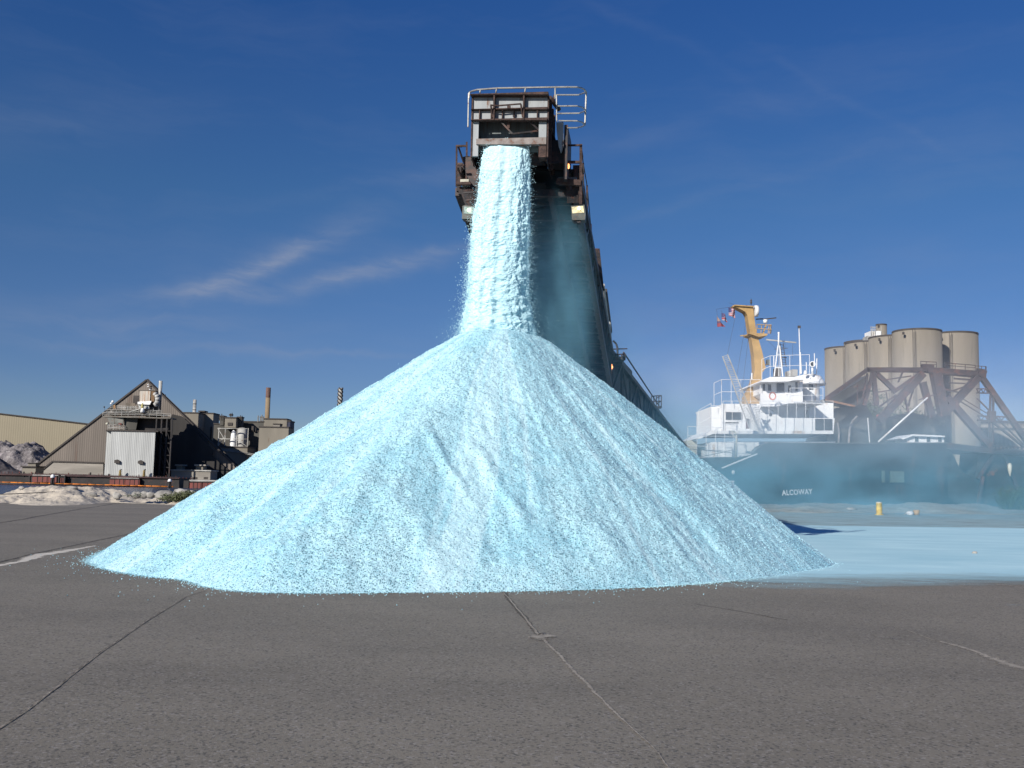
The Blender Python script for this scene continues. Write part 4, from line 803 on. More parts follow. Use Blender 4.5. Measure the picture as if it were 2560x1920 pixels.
# low office and small store
lo = thing('low_office', 'low grey flat-roofed building in the shade of the storage hall', 'building', (FW.hit(*Z7(510, 1110)).x, 338, .2)); FL = Fr(0, 338)
p0, p1, pt = FL.hit(*Z7(310, 1110)), FL.hit(*Z7(705, 1110)), FL.hit(*Z7(500, 1035)); b = MB(); b.prism([V((p0.x, 338, zb_)), V((p1.x, 338, zb_)), V((p1.x, 338, pt.z)), V((p0.x, 338, pt.z))], (0, 8, 0)); b.build('wall', M['basewall'], lo)
b = MB(); b.prism([V((p0.x - .3, 337.6, pt.z)), V((p1.x + .3, 337.6, pt.z)), V((p1.x + .3, 337.6, pt.z + .4)), V((p0.x - .3, 337.6, pt.z + .4))], (0, 8.8, 0)); b.build('roof', M['pipe'], lo)
for xa, xb in ((350, 435), (545, 660)):
    b = MB(); b.rect(FL, Z7, xa + 15, 985, xb - 15, 1030, 3, 3); vt = b.build('roof_vent', M['factory'], lo); b = MB(); b.rect(FL, Z7, xa, 970, xb, 984, 2.4, 4.2); b.build('vent_cap', M['basewall'], vt)
for xa in (535, 640): 
    b = MB(); b.rect(FL, Z7, xa, 1096, xa + 42, 1118, -.05, .2); b.build('opening', M['trim'], lo)
st2 = thing('small_store', 'small flat-roofed store building at the left foot of the storage hall', 'store building', (FW.hit(*Y1(530, 260)).x, 340, .2)); FQ = Fr(0, 340)
p0, p1, pt = FQ.hit(*Y1(405, 260)), FQ.hit(*Y1(650, 260)), FQ.hit(*Y1(500, 132)); b = MB(); b.prism([V((p0.x, 340, zb_)), V((p1.x, 340, zb_)), V((p1.x, 340, pt.z)), V((p0.x, 340, pt.z))], (0, 6, 0)); b.build('wall', M['factory'], st2)
b = MB(); b.prism([V((p0.x - .4, 339.4, pt.z)), V((p1.x + .4, 339.4, pt.z)), V((p1.x + .4, 339.4, pt.z + .45)), V((p0.x - .4, 339.4, pt.z + .45))], (0, 7, 0)); b.build('roof', M['trim'], st2)
b = MB(); b.rect(FQ, Y1, 512, 65, 655, 112, 1.5, 3); up = b.build('roof_house', M['factory'], st2); b = MB(); b.rect(FQ, Y1, 505, 50, 662, 64, 1.1, 4); b.build('roof', M['trim'], up)

# tan warehouse far left, slanting away
wh = thing('tan_warehouse', 'long tan sheet-clad warehouse behind the rubble heaps at far left', 'warehouse', (-200, 480, .2))
q0 = at(-140, 401, 480); q1 = at(0, 414, 488); q2 = at(90, 424.5, 494); q3 = at(140, 431, 498)
b = MB(); P0, P1, P2, P3 = [V((q.x, q.y, zb_)) for q in (q0, q1, q2, q3)]
for (a, A), (c, C) in (((P0, q0), (P1, q1)), ((P1, q1), (P2, q2)), ((P2, q2), (P3, q3))): b.prism([a, c, C, A], (0, 25, 0))
b.build('wall', M['tan'], wh); b = MB()
for A, C in ((q0, q1), (q1, q2), (q2, q3)): b.bar(A + V((0, -.3, .2)), C + V((0, -.3, .2)), .7, .5)
b.build('roof_edge', M['trim'], wh)
# rubble heaps
def heap(name, pts, Y, depth, mat, lab, seed, amp):
    nx, ny = 160, 60; pxs = np.linspace(pts[0][0], pts[-1][0], nx); top_ = np.interp(pxs, [p[0] for p in pts], [p[1] for p in pts]); P = np.zeros((ny, nx, 3))
    for i, px in enumerate(pxs):
        c = at(px, top_[i], Y); h = max(c.z, .1)
        for j in range(ny):
            t = j / (ny - 1) * 2 - 1; P[j, i] = (c.x, Y + t * depth, h * max(0, 1 - abs(t) ** 1.4))
    P[..., 2] += fbm(P[..., 0] * .22 + seed, P[..., 1] * .22, 5, .62) * amp * np.clip(P[..., 2] / 3, 0, 1); P[..., 2] = np.maximum(P[..., 2], -.5)
    o = gridmesh(name, P.reshape(-1, 3), nx, ny, mat); m_ = at((pts[0][0] + pts[-1][0]) / 2, 475, Y); recenter(o, (m_.x, Y, 0)); return tag(o, lab, 'rubble heap')
z6 = lambda L: [Z6(*p) for p in L]
heap('rubble_heap', z6([(-500, 800), (-100, 760), (0, 755), (80, 760), (150, 800), (250, 760), (340, 765), (420, 820), (500, 880), (560, 930), (640, 1010), (720, 1080)]), 400, 26, M['rubble'], 'grey purplish rubble heap with rough pale blocks before the tan warehouse', 3, 2.6)
heap('gravel_heap', z6([(-600, 600), (-300, 750), (-60, 910), (0, 945), (60, 990), (120, 1040), (200, 1085), (260, 1110)]), 345, 12, surf('dark_gravel', (.14, .12, .12), .95, var=.3, scale=.3, bump=.4, bscale=1), 'dark gravel heap cut by the left edge of the view', 9, 1)

# ---- the works behind the hall
def block(name, parts_, Yd, mat, lab, cat='building', dep=18):
    p = Fr(0, Yd).hit(*Z7((parts_[0][0] + parts_[0][2]) / 2, 1050)); t = thing(name, lab, cat, (p.x, Yd, .2)); return t, Fr(0, Yd)
def wallz(F, x0, y0, x1, name, mat, par, v=0, dep=12, y1=None):
    """upright box from the ground to picture height y0"""
    a, c = F.hit(*Z7(x0, y1 or y0 + 60), v), F.hit(*Z7(x1, y1 or y0 + 60), v); z1 = F.hit(*Z7((x0 + x1) / 2, y0), v).z; z0 = zb_ if y1 is None else F.hit(*Z7((x0 + x1) / 2, y1), v).z
    b = MB(); b.prism([V((a.x, a.y, z0)), V((c.x, c.y, z0)), V((c.x, c.y, z1)), V((a.x, a.y, z1))], (0, dep, 0)); o = b.build(name, mat, par); b = MB(); b.prism([V((a.x - .2, a.y - .25, z1 + .003)), V((c.x + .2, a.y - .25, z1 + .003)), V((c.x + .2, a.y - .25, z1 + .5)), V((a.x - .2, a.y - .25, z1 + .5))], (0, dep + .5, 0)); b.build('parapet', M['trim'], o); return o
t1, F1 = block('process_building', [(430, 450, 760)], 430, 0, 'tall plain grey process building just right of the storage hall roof') if 0 else (None, None)
t1 = thing('process_building', 'tall plain grey building rising just right of the storage hall roof', 'building', (Fr(0, 430).hit(*Z7(580, 1000)).x, 430, .2)); F1 = Fr(0, 430)
wallz(F1, 380, 455, 585, 'wall', M['factory'], t1, 0, 14); wallz(F1, 588, 460, 735, 'wall', M['factory'], t1, 9, 9)
b = MB(); b.rect(F1, Z7, 585, 428, 650, 440, 8, 5); b.rect(F1, Z7, 600, 440, 640, 456, 9, 3); b.build('roof_fan', M['trim'], t1)
b = MB(); b.rect(F1, Z7, 700, 590, 712, 790, 8.6, .4); b.build('drain_pipe', M['trim'], t1)
t2 = thing('kiln_building', 'mid grey works building with open steel bay and rooftop boxes', 'building', (Fr(0, 415).hit(*Z7(960, 1000)).x, 415, .2)); F2 = Fr(0, 415)
wallz(F2, 765, 800, 1078, 'wall', M['factory'], t2, 0, 14); wallz(F2, 740, 570, 1095, 'back_wall', M['factory_dark'], t2, 15, 10); wallz(F2, 850, 505, 962, 'stair_box', M['factory'], t2, 6, 8, 600); wallz(F2, 800, 490, 838, 'roof_box', M['factory_dark'], t2, 9, 4, 575); wallz(F2, 975, 500, 1015, 'roof_box', M['factory_dark'], t2, 9, 4, 590)
wallz(F2, 1030, 545, 1205, 'upper_wall', M['factory_dark'], t2, 17, 8); wallz(F2, 1080, 640, 1200, 'side_wall', M['factory_dark'], t2, 14, 3)
b = MB(); b.rect(F2, Z7, 880, 548, 928, 578, 5.7, .3); b.build('louvre', M['trim'], t2)
b = MB()
for x in (780, 845, 965, 1075): b.rect(F2, Z7, x, 605, x + 8, 800, 3, .5)
for y in (605, 710, 786): b.rect(F2, Z7, 780, y, 1080, y + 6, 2.9, .5)
for xa, xb, ya, yb in ((785, 840, 610, 700), (840, 785, 700, 785), (970, 1070, 720, 785)): b.bar(F2.hit(*Z7(xa, ya), 3.2), F2.hit(*Z7(xb, yb), 3.2), .25)
b.build('steel_bay', M['pipe'], t2)
c0 = F2.hit(*Z7(1020, 795), 8); rr_ = (F2.hit(*Z7(1065, 795), 8).x - F2.hit(*Z7(970, 795), 8).x) / 2; hz_ = F2.hit(*Z7(1020, 612), 8).z; b = MB(); b.lathe((c0.x, c0.y, c0.z), [(rr_, 0), (rr_, hz_ - c0.z), (rr_ * .5, hz_ - c0.z + .5), (.01, hz_ - c0.z + .6)], 24); b.build('tank', M['pipe'], t2)
c0 = F2.hit(*Z7(935, 790), 6); b = MB(); b.lathe((c0.x, c0.y, c0.z), [(1.35, 0), (1.4, 2), (1.2, 4.6), (.7, 6.4), (.01, 7)], 18); b.build('white_cone_tank', M['white'], t2)
b = MB()
for x, y0, y1 in ((795, 470, 530), (815, 460, 530), (830, 475, 530), (905, 455, 505), (920, 450, 505), (1005, 475, 530), (1020, 480, 560), (1135, 590, 640), (1160, 600, 640), (1075, 650, 800)): b.rect(F2, Z7, x, y0, x + 5, y1, 9, .5)
b.rect(F2, Z7, 895, 462, 925, 478, 9, 2); b.rect(F2, Z7, 1120, 585, 1140, 625, 12, 3); b.build('rooftop_fittings', M['trim'], t2)
b = MB(); b.path([F2.hit(*Z7(800, 825), -.6), F2.hit(*Z7(1000, 850), -.6), F2.hit(*Z7(1170, 885), -.6)], .14); b.path([F2.hit(*Z7(800, 815), -.6), F2.hit(*Z7(1000, 838), -.6), F2.hit(*Z7(1175, 872), -.6)], .1); b.build('wall_cable', M['pipe'], t2)
t3 = thing('boiler_house', 'tan grey boiler house with stained wall at the right of the works', 'building', (Fr(0, 405).hit(*Z7(1340, 1000)).x, 405, .2)); F3 = Fr(0, 405)
wallz(F3, 1197, 600, 1492, 'wall', M['factory'], t3, 0, 8); wallz(F3, 1243, 518, 1475, 'upper_wall', M['factory'], t3, 9, 8); wallz(F3, 1480, 540, 1508, 'side_tower', surf('blue_dark', (.03, .035, .07), .7, var=.3), t3, 9, 8); wallz(F3, 1205, 545, 1240, 'stair_box', M['factory_dark'], t3, 9, 5)
wallz(F3, 1340, 570, 1405, 'roof_unit', M['basewall'], t3, 3, 4, 600)
b = MB()
for x in (1205, 1218, 1232, 1180): b.rect(F3, Z7, x, 470 + (x % 3) * 8, x + 7, 545, 12, .6)
b.rect(F3, Z7, 1200, 490, 1245, 497, 12, .6); b.build('roof_ladder_frame', M['factory'], t3)
# chimneys
def stack(px_pts, Yd, mat, name, lab, cat='chimney', extra=None):
    (x0, y0), (x1, y1), w = px_pts; F = Fr(0, Yd); p = F.hit(*Z7(x0, y0)); tz = F.hit(*Z7(x1, y1)).z; r = w / 2 / 4.0218 / 2.5 / 1000 * Yd
    t = thing(name, lab, cat, (p.x, Yd, .2)); b = MB(); b.lathe((p.x, Yd, .2), [(r * 1.15, 0), (r, tz - .2), (r * .8, tz - .2), (r * .75, tz - 2)], 20); s = b.build('shaft', mat, t); return t, p, r, tz
t, p, r, tz = stack(((1278, 510), (1290, 200), 46), 425, M['stackbrown'], 'brown_chimney', 'tall brown chimney with a dark red top above the boiler house'); b = MB(); b.lathe((p.x, 425, tz - 4.2), [(r * 1.04, 0), (r * 1.04, 4.3), (r * .8, 4.31)], 20); b.build('top_band', surf('stack_top', (.16, .09, .07), .8, var=.3, scale=.5), t)
t, p, r, tz = stack(((545, 460), (545, 318), 34), 440, M['pipe'], 'metal_flue', 'short banded grey metal flue behind the plain grey building', 'flue'); b = MB()
for i in range(5): b.lathe((p.x, 440, tz - 2 - i * 2.6), [(r * 1.1, 0), (r * 1.1, .25)], 20)
b.build('bands', M['trim'], t)
t, p, r, tz = stack(((2010, 360), (2015, 200), 38), 430, M['pipe'], 'spiral_chimney', 'pale chimney with dark spiral strakes peeping over the salt pile'); b = MB()
for k_ in range(3):
    pp_ = []
    for i in range(70): a_ = i * .42 + k_ * 2.1; pp_.append(V((p.x + math.cos(a_) * r * 1.18, 430 + math.sin(a_) * r * 1.18, tz - i * .32)))
    b.path(pp_, .32, 5)
b.build('spiral_strake', M['trim'], t)
# ================================================================ right: ship, gantry, silos
ship = thing('cargo_ship', 'dark-hulled cargo ship with white stern superstructure behind the salt dust', 'ship', (33, 88, -2.2))
FHu = Fr(0, 88); 
def SP(name, cvt, pts, v, dv, mat, par=None): b = MB(); b.poly(FHu, cvt, pts, v, dv); return b.build(name, mat, par or ship)
def SRc(name, cvt, x0, y0, x1, y1, v, dv, mat, par=None): b = MB(); b.rect(FHu, cvt, x0, y0, x1, y1, v, dv); return b.build(name, mat, par or ship)
# hull with tumble, from picture outline
hp_ = [(-260, 1640), (170, 1648), (420, 1640), (560, 1640), (680, 1620), (790, 1520), (850, 1500), (1300, 1503), (1700, 1502), (2575, 1500)]
hb = [FHu.hit(*Z4(*p)) for p in hp_]; kl = [V((q.x + (3.0 if i == 0 else .8 if i == 1 else 0), 88, -3)) for i, q in enumerate(hb)]
b = MB(); b.prism(hb + kl[::-1], (0, 15, 0)); b.build('hull', M['hull'], ship)
b = MB(); 
for a_, c_ in zip(hb[1:], hb[2:]): b.bar(a_ + V((0, -.06, .05)), c_ + V((0, -.06, .05)), .12, .1)
b.build('rubbing_strake', surf('hull_edge', (.1, .1, .1), .6, var=.3), ship)
# name on the hull
for nm, X_, Y_, sz_, txt in (('name_letters', 2225 - 0, 0, 0, 'ALCOWAY'),):
    p0 = FHu.hit(*Z8(582, 238), -.03); p1 = FHu.hit(*Z8(790, 228), -.03); cu = bpy.data.curves.new('name_letters', 'FONT'); cu.body = txt; cu.extrude = .01; cu.offset = .035; cu.space_character = 1.12
    to = bpy.data.objects.new('t', cu); COL.objects.link(to); bpy.context.view_layer.update(); w_ = to.dimensions.x; h_ = to.dimensions.y; me = bpy.data.meshes.new_from_object(to.evaluated_get(bpy.context.evaluated_depsgraph_get())); bpy.data.objects.remove(to)
    sx = (p1 - p0).length / w_; H_ = (FHu.hit(*Z8(600, 200)).z - FHu.hit(*Z8(600, 238)).z) * .98; sy = H_ / h_; me.transform(Matrix.Diagonal((sx, sy, 1, 1))); me.transform(Matrix.Rotation(math.pi / 2, 4, 'X')); me.transform(Matrix.Rotation(-math.atan2(p1.z - p0.z, p1.x - p0.x), 4, 'Y')); me.transform(Matrix.Translation(p0 - V((33, 88, -2.2))))
    me.materials.clear(); me.materials.append(surf('letter_white', (.9, .9, .9), .6, var=.04)); lo_ = bpy.data.objects.new('name_letters', me); COL.objects.link(lo_); lo_.parent = ship
b = MB(); b.lathe(FHu.hit(*Z8(252, 84), -.1), [(.01, -.2), (.12, -.15), (.17, 0), (.12, .15), (.01, .2)], 14); b.build('hull_lamp', M['white'], ship)
b = MB(); b.poly(FHu, Z8, [(222, 150), (240, 138), (262, 140), (256, 158), (232, 162)], -.04, .04); b.build('hull_mark', M['white'], ship)
# lower stern house
SRc('stern_locker', Z4, 66, 1470, 165, 1622, 4, 4, M['cream']); SP('stern_house', Z4, [(262, 1490), (520, 1480), (520, 1645), (262, 1640)], 1.9, 7, M['white'])
SP('stern_bulwark', Z4, [(135, 1625), (520, 1632), (640, 1600), (740, 1600), (640, 1660), (430, 1672), (190, 1672)], .2, .3, M['white'])
SP('curved_bulwark', Z4, [(440, 1490), (480, 1510), (505, 1560), (500, 1640), (440, 1645)], 1.5, .5, M['white']); SP('stern_wall', Z4, [(520, 1480), (1500, 1480), (1500, 1505), (850, 1502), (790, 1522), (680, 1620), (520, 1645)], 2.2, 5, M['white'])
b = MB(); b.lathe(FHu.hit(*Z4(405, 1555), 2.8), [(.01, -.15), (.15, -.1), (.2, 0), (.15, .1), (.01, .15)], 12); b.build('yellow_reel', M['ybollard'], ship)
# deck slab over it (overhanging towards the viewer) and main house
SP('poop_deck', Z4, [(165, 1452), (180, 1440), (300, 1375), (1480, 1378), (1480, 1408), (330, 1406), (260, 1425), (190, 1455)], 1.1, 9, M['white'])
SRc('side_wall_block', Z4, 297, 1155, 415, 1392, 2.6, 7, M['white'])
SP('main_house', Z4, [(415, 1117), (775, 1117), (775, 1385), (415, 1385)], 2.4, 7.6, M['white'])
b = MB(); b.rect(FHu, Z4, 294, 1147, 418, 1158, 2.9, 7.3); b.rect(FHu, Z4, 402, 1115, 418, 1385, 2.3, .2); b.build('house_trim', M['white'], ship)
SRc('window', Z4, 442, 1197, 600, 1270, 2.33, .08, M['glass']); 
b = MB(); b.rect(FHu, Z4, 440, 1293, 565, 1305, 2.36, .05); b.build('name_board', M['trim'], ship)
for x_ in (350, 375):
    SRc('door_fitting', Z4, x_, 1295, x_ + 14, 1315, 2.95, .1, M['trim'])
sh_ = SP('screen_bulwark', Z4, [(778, 1130), (822, 1142), (980, 1252), (1492, 1256), (1480, 1385), (778, 1385)], 1.3, .3, M['white'])
SRc('bulwark_opening', Z4, 1305, 1262, 1472, 1374, 1.26, .05, M['glass'], sh_); b = MB(); b.lathe(FHu.hit(*Z4(872, 1220), .36), [(.01, 0), (.01, 0)], 4) if 0 else None
c_ = FHu.hit(*Z4(872, 1220), 1.24); b.add([c_ + V((math.cos(a) * .15, 0, math.sin(a) * .16)) for a in np.linspace(0, 6.283, 20, endpoint=False)], [tuple(range(20))]); b.build('porthole', M['glass'], sh_)
SP('recess_wall', Z4, [(830, 1120), (1400, 1105), (1480, 1110), (1480, 1260), (980, 1262)], 3.6, 4, M['white'])
SRc('recess_door', Z4, 1205, 1175, 1245, 1255, 3.5, .12, M['hooddark']); 
SP('bridge_deck', Z4, [(778, 1122), (960, 1118), (1035, 1098), (1400, 1104), (1400, 1116), (1050, 1112), (965, 1136), (880, 1142), (778, 1142)], .3, 9, M['white'])
SP('bridge_bulwark', Z4, [(778, 1015), (960, 1022), (1062, 1040), (1110, 1010), (1060, 1085), (960, 1118), (778, 1122)], .4, .25, M['white'])
b = MB(); c_ = FHu.hit(*Z4(893, 1042), -.85); ring = [c_ + V((math.cos(a) * .27, 0, math.sin(a) * .31)) for a in np.linspace(0, 2 * math.pi, 21)]
for i in range(20): b.tube(ring[i], ring[i + 1], .06, 8)
b.build('life_ring', surf('life_ring_orange', (.75, .25, .18), .6, var=.4, scale=1.2), ship)
# wheelhouse
SP('wheelhouse', Z4, [(790, 905), (1185, 905), (1185, 1100), (960, 1105), (790, 1015)], 2.2, 6, M['white'])
for x0, y0, x1, y1 in ((935, 912, 1005, 1000), (1046, 940, 1072, 1002), (1114, 906, 1135, 992), (800, 925, 820, 990), (850, 930, 878, 990)): SRc('window', Z4, x0, y0, x1, y1, 2.13, .08, M['glass'])
SRc('door', Z4, 1012, 935, 1040, 1030, 2.14, .05, M['white'])
cb = FHu.hit(*Z4(1265, 1100), 4.5); rr_ = (FHu.hit(*Z4(1345, 1100), 4.5).x - FHu.hit(*Z4(1185, 1100), 4.5).x) / 2; zt_ = FHu.hit(*Z4(1265, 895), 4.5).z
b = MB(); b.lathe((cb.x, cb.y, cb.z), [(rr_, 0), (rr_, zt_ - cb.z)], 28); tr = b.build('bridge_wing_turret', M['white'], ship)
b = MB(); b.lathe((cb.x, cb.y, FHu.hit(*Z4(1265, 990), 4.5).z), [(rr_ + .03, 0), (rr_ + .03, FHu.hit(*Z4(1265, 903), 4.5).z - FHu.hit(*Z4(1265, 990), 4.5).z)], 6, math.radians(238), math.radians(268)); b.build('window', M['glass'], tr)
b = MB(); b.lathe((cb.x, cb.y, zt_), [(rr_ * .9, .0), (rr_ * 1.68, -.42), (rr_ * 1.72, -.25), (rr_ * 1.15, .42), (rr_ * .6, .6), (.01, .62)], 28); b.build('flared_roof', M['white'], tr)
SP('wheelhouse_roof', Z4, [(778, 905), (800, 885), (870, 857), (1100, 857), (1200, 832), (1200, 888), (1110, 886), (1050, 900), (870, 905)], .8, 9, M['white'])
# railings
def srail(pts, h, v, n=8, name='railing', r=.022, levels=(1, .5)):
    b = MB(); P = [FHu.hit(*Z4(*p), v) for p in pts]; hh = h
    for a, c in zip(P, P[1:]):
        for lv in levels: b.tube(a + V((0, 0, hh * lv)), c + V((0, 0, hh * lv)), r, 5)
        m_ = max(1, int((c - a).length / .8))
        for j in range(m_ + 1): q = a.lerp(c, j / m_); b.tube(q, q + V((0, 0, hh)), r, 5)
    b.build(name, M['white'], ship)
srail([(328, 1150), (400, 1118), (775, 1118)], 2.2, 1.8); srail([(180, 1440), (300, 1375)], 2.4, 0); srail([(300, 1375), (415, 1375)], 2.2, 0); srail([(790, 890), (870, 857), (1250, 845)], 1.9, 1.2); srail([(1062, 1108), (1380, 1106)], 1.3, -.6); srail([(75, 1620), (520, 1636)], 2.6, -.0, levels=(1, .7, .35)); srail([(415, 1375), (1480, 1375)], 2.6, -.1, levels=(1,), r=.02)
# yellow mast
mp_ = [(505, 180), (530, 165), (705, 178), (712, 250), (738, 430), (790, 600), (828, 770), (795, 815), (775, 1117), (622, 1117), (625, 1050), (665, 980), (700, 895), (722, 790), (712, 640), (690, 500), (668, 380), (650, 262), (630, 228), (560, 192)]
mast = SP('yellow_mast', Z4, mp_, 5.5, 1.2, M['yellow'])
b = MB(); b.poly(FHu, Z4, [(505, 172), (530, 160), (712, 172), (712, 184), (530, 170), (512, 186)], 5.3, 1.6); b.build('top_flange', M['yellow'], mast)
b = MB()
c_ = FHu.hit(*Z4(732, 222), 5.6); b.tube(c_ + V((-.14, 0, 0)), c_ + V((.18, 0, 0)), .54, 20); b.build('radar_drum', M['white'], mast)
b = MB(); p = FHu.hit(*Z4(686, 165), 6); b.lathe(p, [(.01, 0), (.04, 0), (.04, .15), (.1, .18), (.1, .3), (.05, .32), (.09, .4), (.09, .5), (.03, .52), (.02, .62), (.01, .64)], 10); b.build('mast_light', M['trim'], mast)
b = MB(); b.bar(FHu.hit(*Z4(580, 462), 6), FHu.hit(*Z4(672, 452), 6), .1); b.poly(FHu, Z4, [(668, 430), (845, 440), (840, 458), (760, 470), (668, 440)], 5, 2.4); b.bar(FHu.hit(*Z4(800, 440), 5.4), FHu.hit(*Z4(832, 350), 5.4), .12); b.bar(FHu.hit(*Z4(825, 738), 6), FHu.hit(*Z4(870, 738), 6), .1); b.build('crosstree', M['yellow'], mast)
b = MB(); p = FHu.hit(*Z4(823, 340), 6); b.lathe(p, [(.01, 0), (.19, 0), (.21, .34), (.01, .38)], 14); b.build('radar_base', M['white'], mast)
b = MB(); b.bar(FHu.hit(*Z4(733, 301), 6), FHu.hit(*Z4(800, 297), 6), .11, .1); b.bar(FHu.hit(*Z4(800, 302), 6), FHu.hit(*Z4(928, 288), 6), .06, .1); b.build('radar_scanner', M['trim'], mast)
b = MB()
for yy in (0, 40): b.path([FHu.hit(*Z4(x, y + yy), v) for x, y, v in ((740, 350, 5), (880, 360, 5), (875, 400, 7.4))], .04, 5)
for x in (745, 790, 860, 876): b.tube(FHu.hit(*Z4(x, 350), 5.1), FHu.hit(*Z4(x - 10, 440), 5.1), .04, 5)
b.build('radar_platform_rail', M['yellow'], mast)
b = MB(); b.rect(FHu, Z4, 842, 690, 872, 738, 5.8, .5); b.build('signal_light', M['hooddark'], mast)
# stays and halyards
b = MB()
for p, q in (((530, 290), (458, 640)), ((637, 320), (545, 860)), ((660, 480), (600, 975)), ((505, 180), (350, 205)), ((352, 205), (360, 265)), ((400, 215), (405, 240)), ((470, 140), (560, 180)), ((838, 500), (930, 590)), ((1010, 500), (1015, 590)), ((1086, 540), (1086, 680))): b.tube(FHu.hit(*Z4(*p), 5.8), FHu.hit(*Z4(*q), 5.8), .011, 5)
b.build('stays', M['trim'], ship)
# second mast, radar bar, lattice mast, aerials
b = MB(); b.tube(FHu.hit(*Z4(950, 570), 4), FHu.hit(*Z4(952, 430), 4), .07); b.bar(FHu.hit(*Z4(944, 555), 4), FHu.hit(*Z4(908, 852), 4), .09); b.bar(FHu.hit(*Z4(960, 555), 4), FHu.hit(*Z4(990, 852), 4), .09); b.bar(FHu.hit(*Z4(920, 768), 4), FHu.hit(*Z4(982, 768), 4), .08)
b.bar(FHu.hit(*Z4(935, 640), 4), FHu.hit(*Z4(970, 640), 4), .05); b.lathe(FHu.hit(*Z4(952, 436), 4), [(.01, -.04), (.11, 0), (.09, .1), (.01, .12)], 10); b.bar(FHu.hit(*Z4(948, 565), 4), FHu.hit(*Z4(952, 850), 5), .06); b.build('tripod_mast', M['white'], ship)
b = MB(); b.bar(FHu.hit(*Z4(832, 498), 5), FHu.hit(*Z4(1120, 527), 5), .1, .12); b.build('radar_bar', M['pipe'], ship)
b = MB()
for xa, xb in ((965, 990), (995, 1025)): b.bar(FHu.hit(*Z4(xa, 530), 5.5), FHu.hit(*Z4(xb, 760), 5.5), .05)
for i in range(9): y = 545 + i * 24; b.bar(FHu.hit(*Z4(965 + i * 2.4, y), 5.5), FHu.hit(*Z4(998 + i * 2.6, y + 6), 5.5), .04)
b.bar(FHu.hit(*Z4(910, 592), 5.5), FHu.hit(*Z4(1040, 580), 5.5), .04); b.bar(FHu.hit(*Z4(960, 668), 5.5), FHu.hit(*Z4(1030, 672), 5.5), .07); b.rect(FHu, Z4, 925, 770, 975, 850, 6, 1); b.build('lattice_mast', M['trim'], ship)
for x0, y0, x1, y1, r in ((1148, 370, 1160, 830, .045), (1158, 620, 1168, 825, .08), (1296, 630, 1298, 740, .04), (1218, 715, 1220, 800, .04), (905, 655, 905, 760, .04), (1090, 790, 1090, 850, .06), (1320, 680, 1318, 830, .05), (693, 820, 693, 880, .06)):
    b = MB(); b.tube(FHu.hit(*Z4(x0, y0), 4.2), FHu.hit(*Z4(x1, y1), 4.2), r, 6); b.build('aerial', M['white'], ship)
b = MB(); b.rect(FHu, Z4, 1140, 362, 1165, 386, 4.1, .2); b.build('wind_vane', M['trim'], ship)
b = MB(); c_ = FHu.hit(*Z4(1275, 735), 3.2); b.tube(c_ + V((0, -.12, 0)), c_ + V((.05, .3, 0)), .27, 20, .2); b.tube(c_ + V((.05, .12, -.25)), c_ + V((.05, .12, -1.0)), .1, 10); sl_ = b.build('searchlight', M['white'], ship); b = MB(); b.add([c_ + V((math.cos(a) * .2, -.13, math.sin(a) * .2)) for a in np.linspace(0, 6.283, 20, endpoint=False)], [tuple(range(20))]); b.build('lens', M['glass'], sl_)
b = MB(); b.lathe(FHu.hit(*Z4(1210, 835), 3.2), [(.16, 0), (.17, .2), (.14, .34), (.06, .4), (.01, .42)], 14); b.build('satellite_dome', M['white'], ship)
b = MB(); b.rect(FHu, Z4, 1085, 785, 1135, 850, 4, 1.2); b.rect(FHu, Z4, 1040, 800, 1070, 852, 4.5, 1); b.build('deck_gear', M['pipe'], ship)
# accommodation ladder stowed upright
b = MB()
for (xa, ya), (xb, yb) in (((410, 658), (665, 1345)), ((458, 640), (765, 1395))): b.bar(FHu.hit(*Z4(xa, ya), -1.2), FHu.hit(*Z4(xb, yb), -1.2), .05, .09)
for i in range(44): t = i / 43; b.bar(FHu.hit(*Z4(412 + 253 * t, 662 + 683 * t), -1.2), FHu.hit(*Z4(460 + 303 * t, 645 + 745 * t), -1.2), .05, .04)
b.build('ladder', M['pipe'], ship)
b = MB(); 
for p, q in (((700, 1130), (780, 1250)), ((780, 1135), (710, 1230)), ((640, 1150), (700, 1260))): b.bar(FHu.hit(*Z4(*p), -.4), FHu.hit(*Z4(*q), -.4), .1)
for i in range(6): b.bar(FHu.hit(*Z4(700 + i * 12, 1150 + i * 20), -.5), FHu.hit(*Z4(740 + i * 12, 1140 + i * 20), -.5), .1)
b.build('stair', M['white'], ship); SRc('red_box', Z4, 645, 1260, 672, 1355, -.6, .4, M['bargered'])
b = MB(); b.path([FHu.hit(*Z4(*p), -.5) for p in ((490, 1382), (530, 1385), (545, 1420), (540, 1640))], .08, 8); b.path([FHu.hit(*Z4(*p), -.5) for p in ((495, 1400), (540, 1450), (560, 1470))], .05, 6); b.build('davit', M['cream'], ship)
b = MB(); b.tube(FHu.hit(*Z4(745, 1600), -.3), FHu.hit(*Z8(175, 55), -.3), .07, 6); b.build('fairlead_rod', M['white'], ship)
for p, q in (((75, 1550), (500, 1590)), ((150, 1640), (520, 1560))):
    b = MB(); b.tube(FHu.hit(*Z4(*p), -.2), FHu.hit(*Z4(*q), -.2), .03, 5); b.build('deck_line', M['rope'], ship)
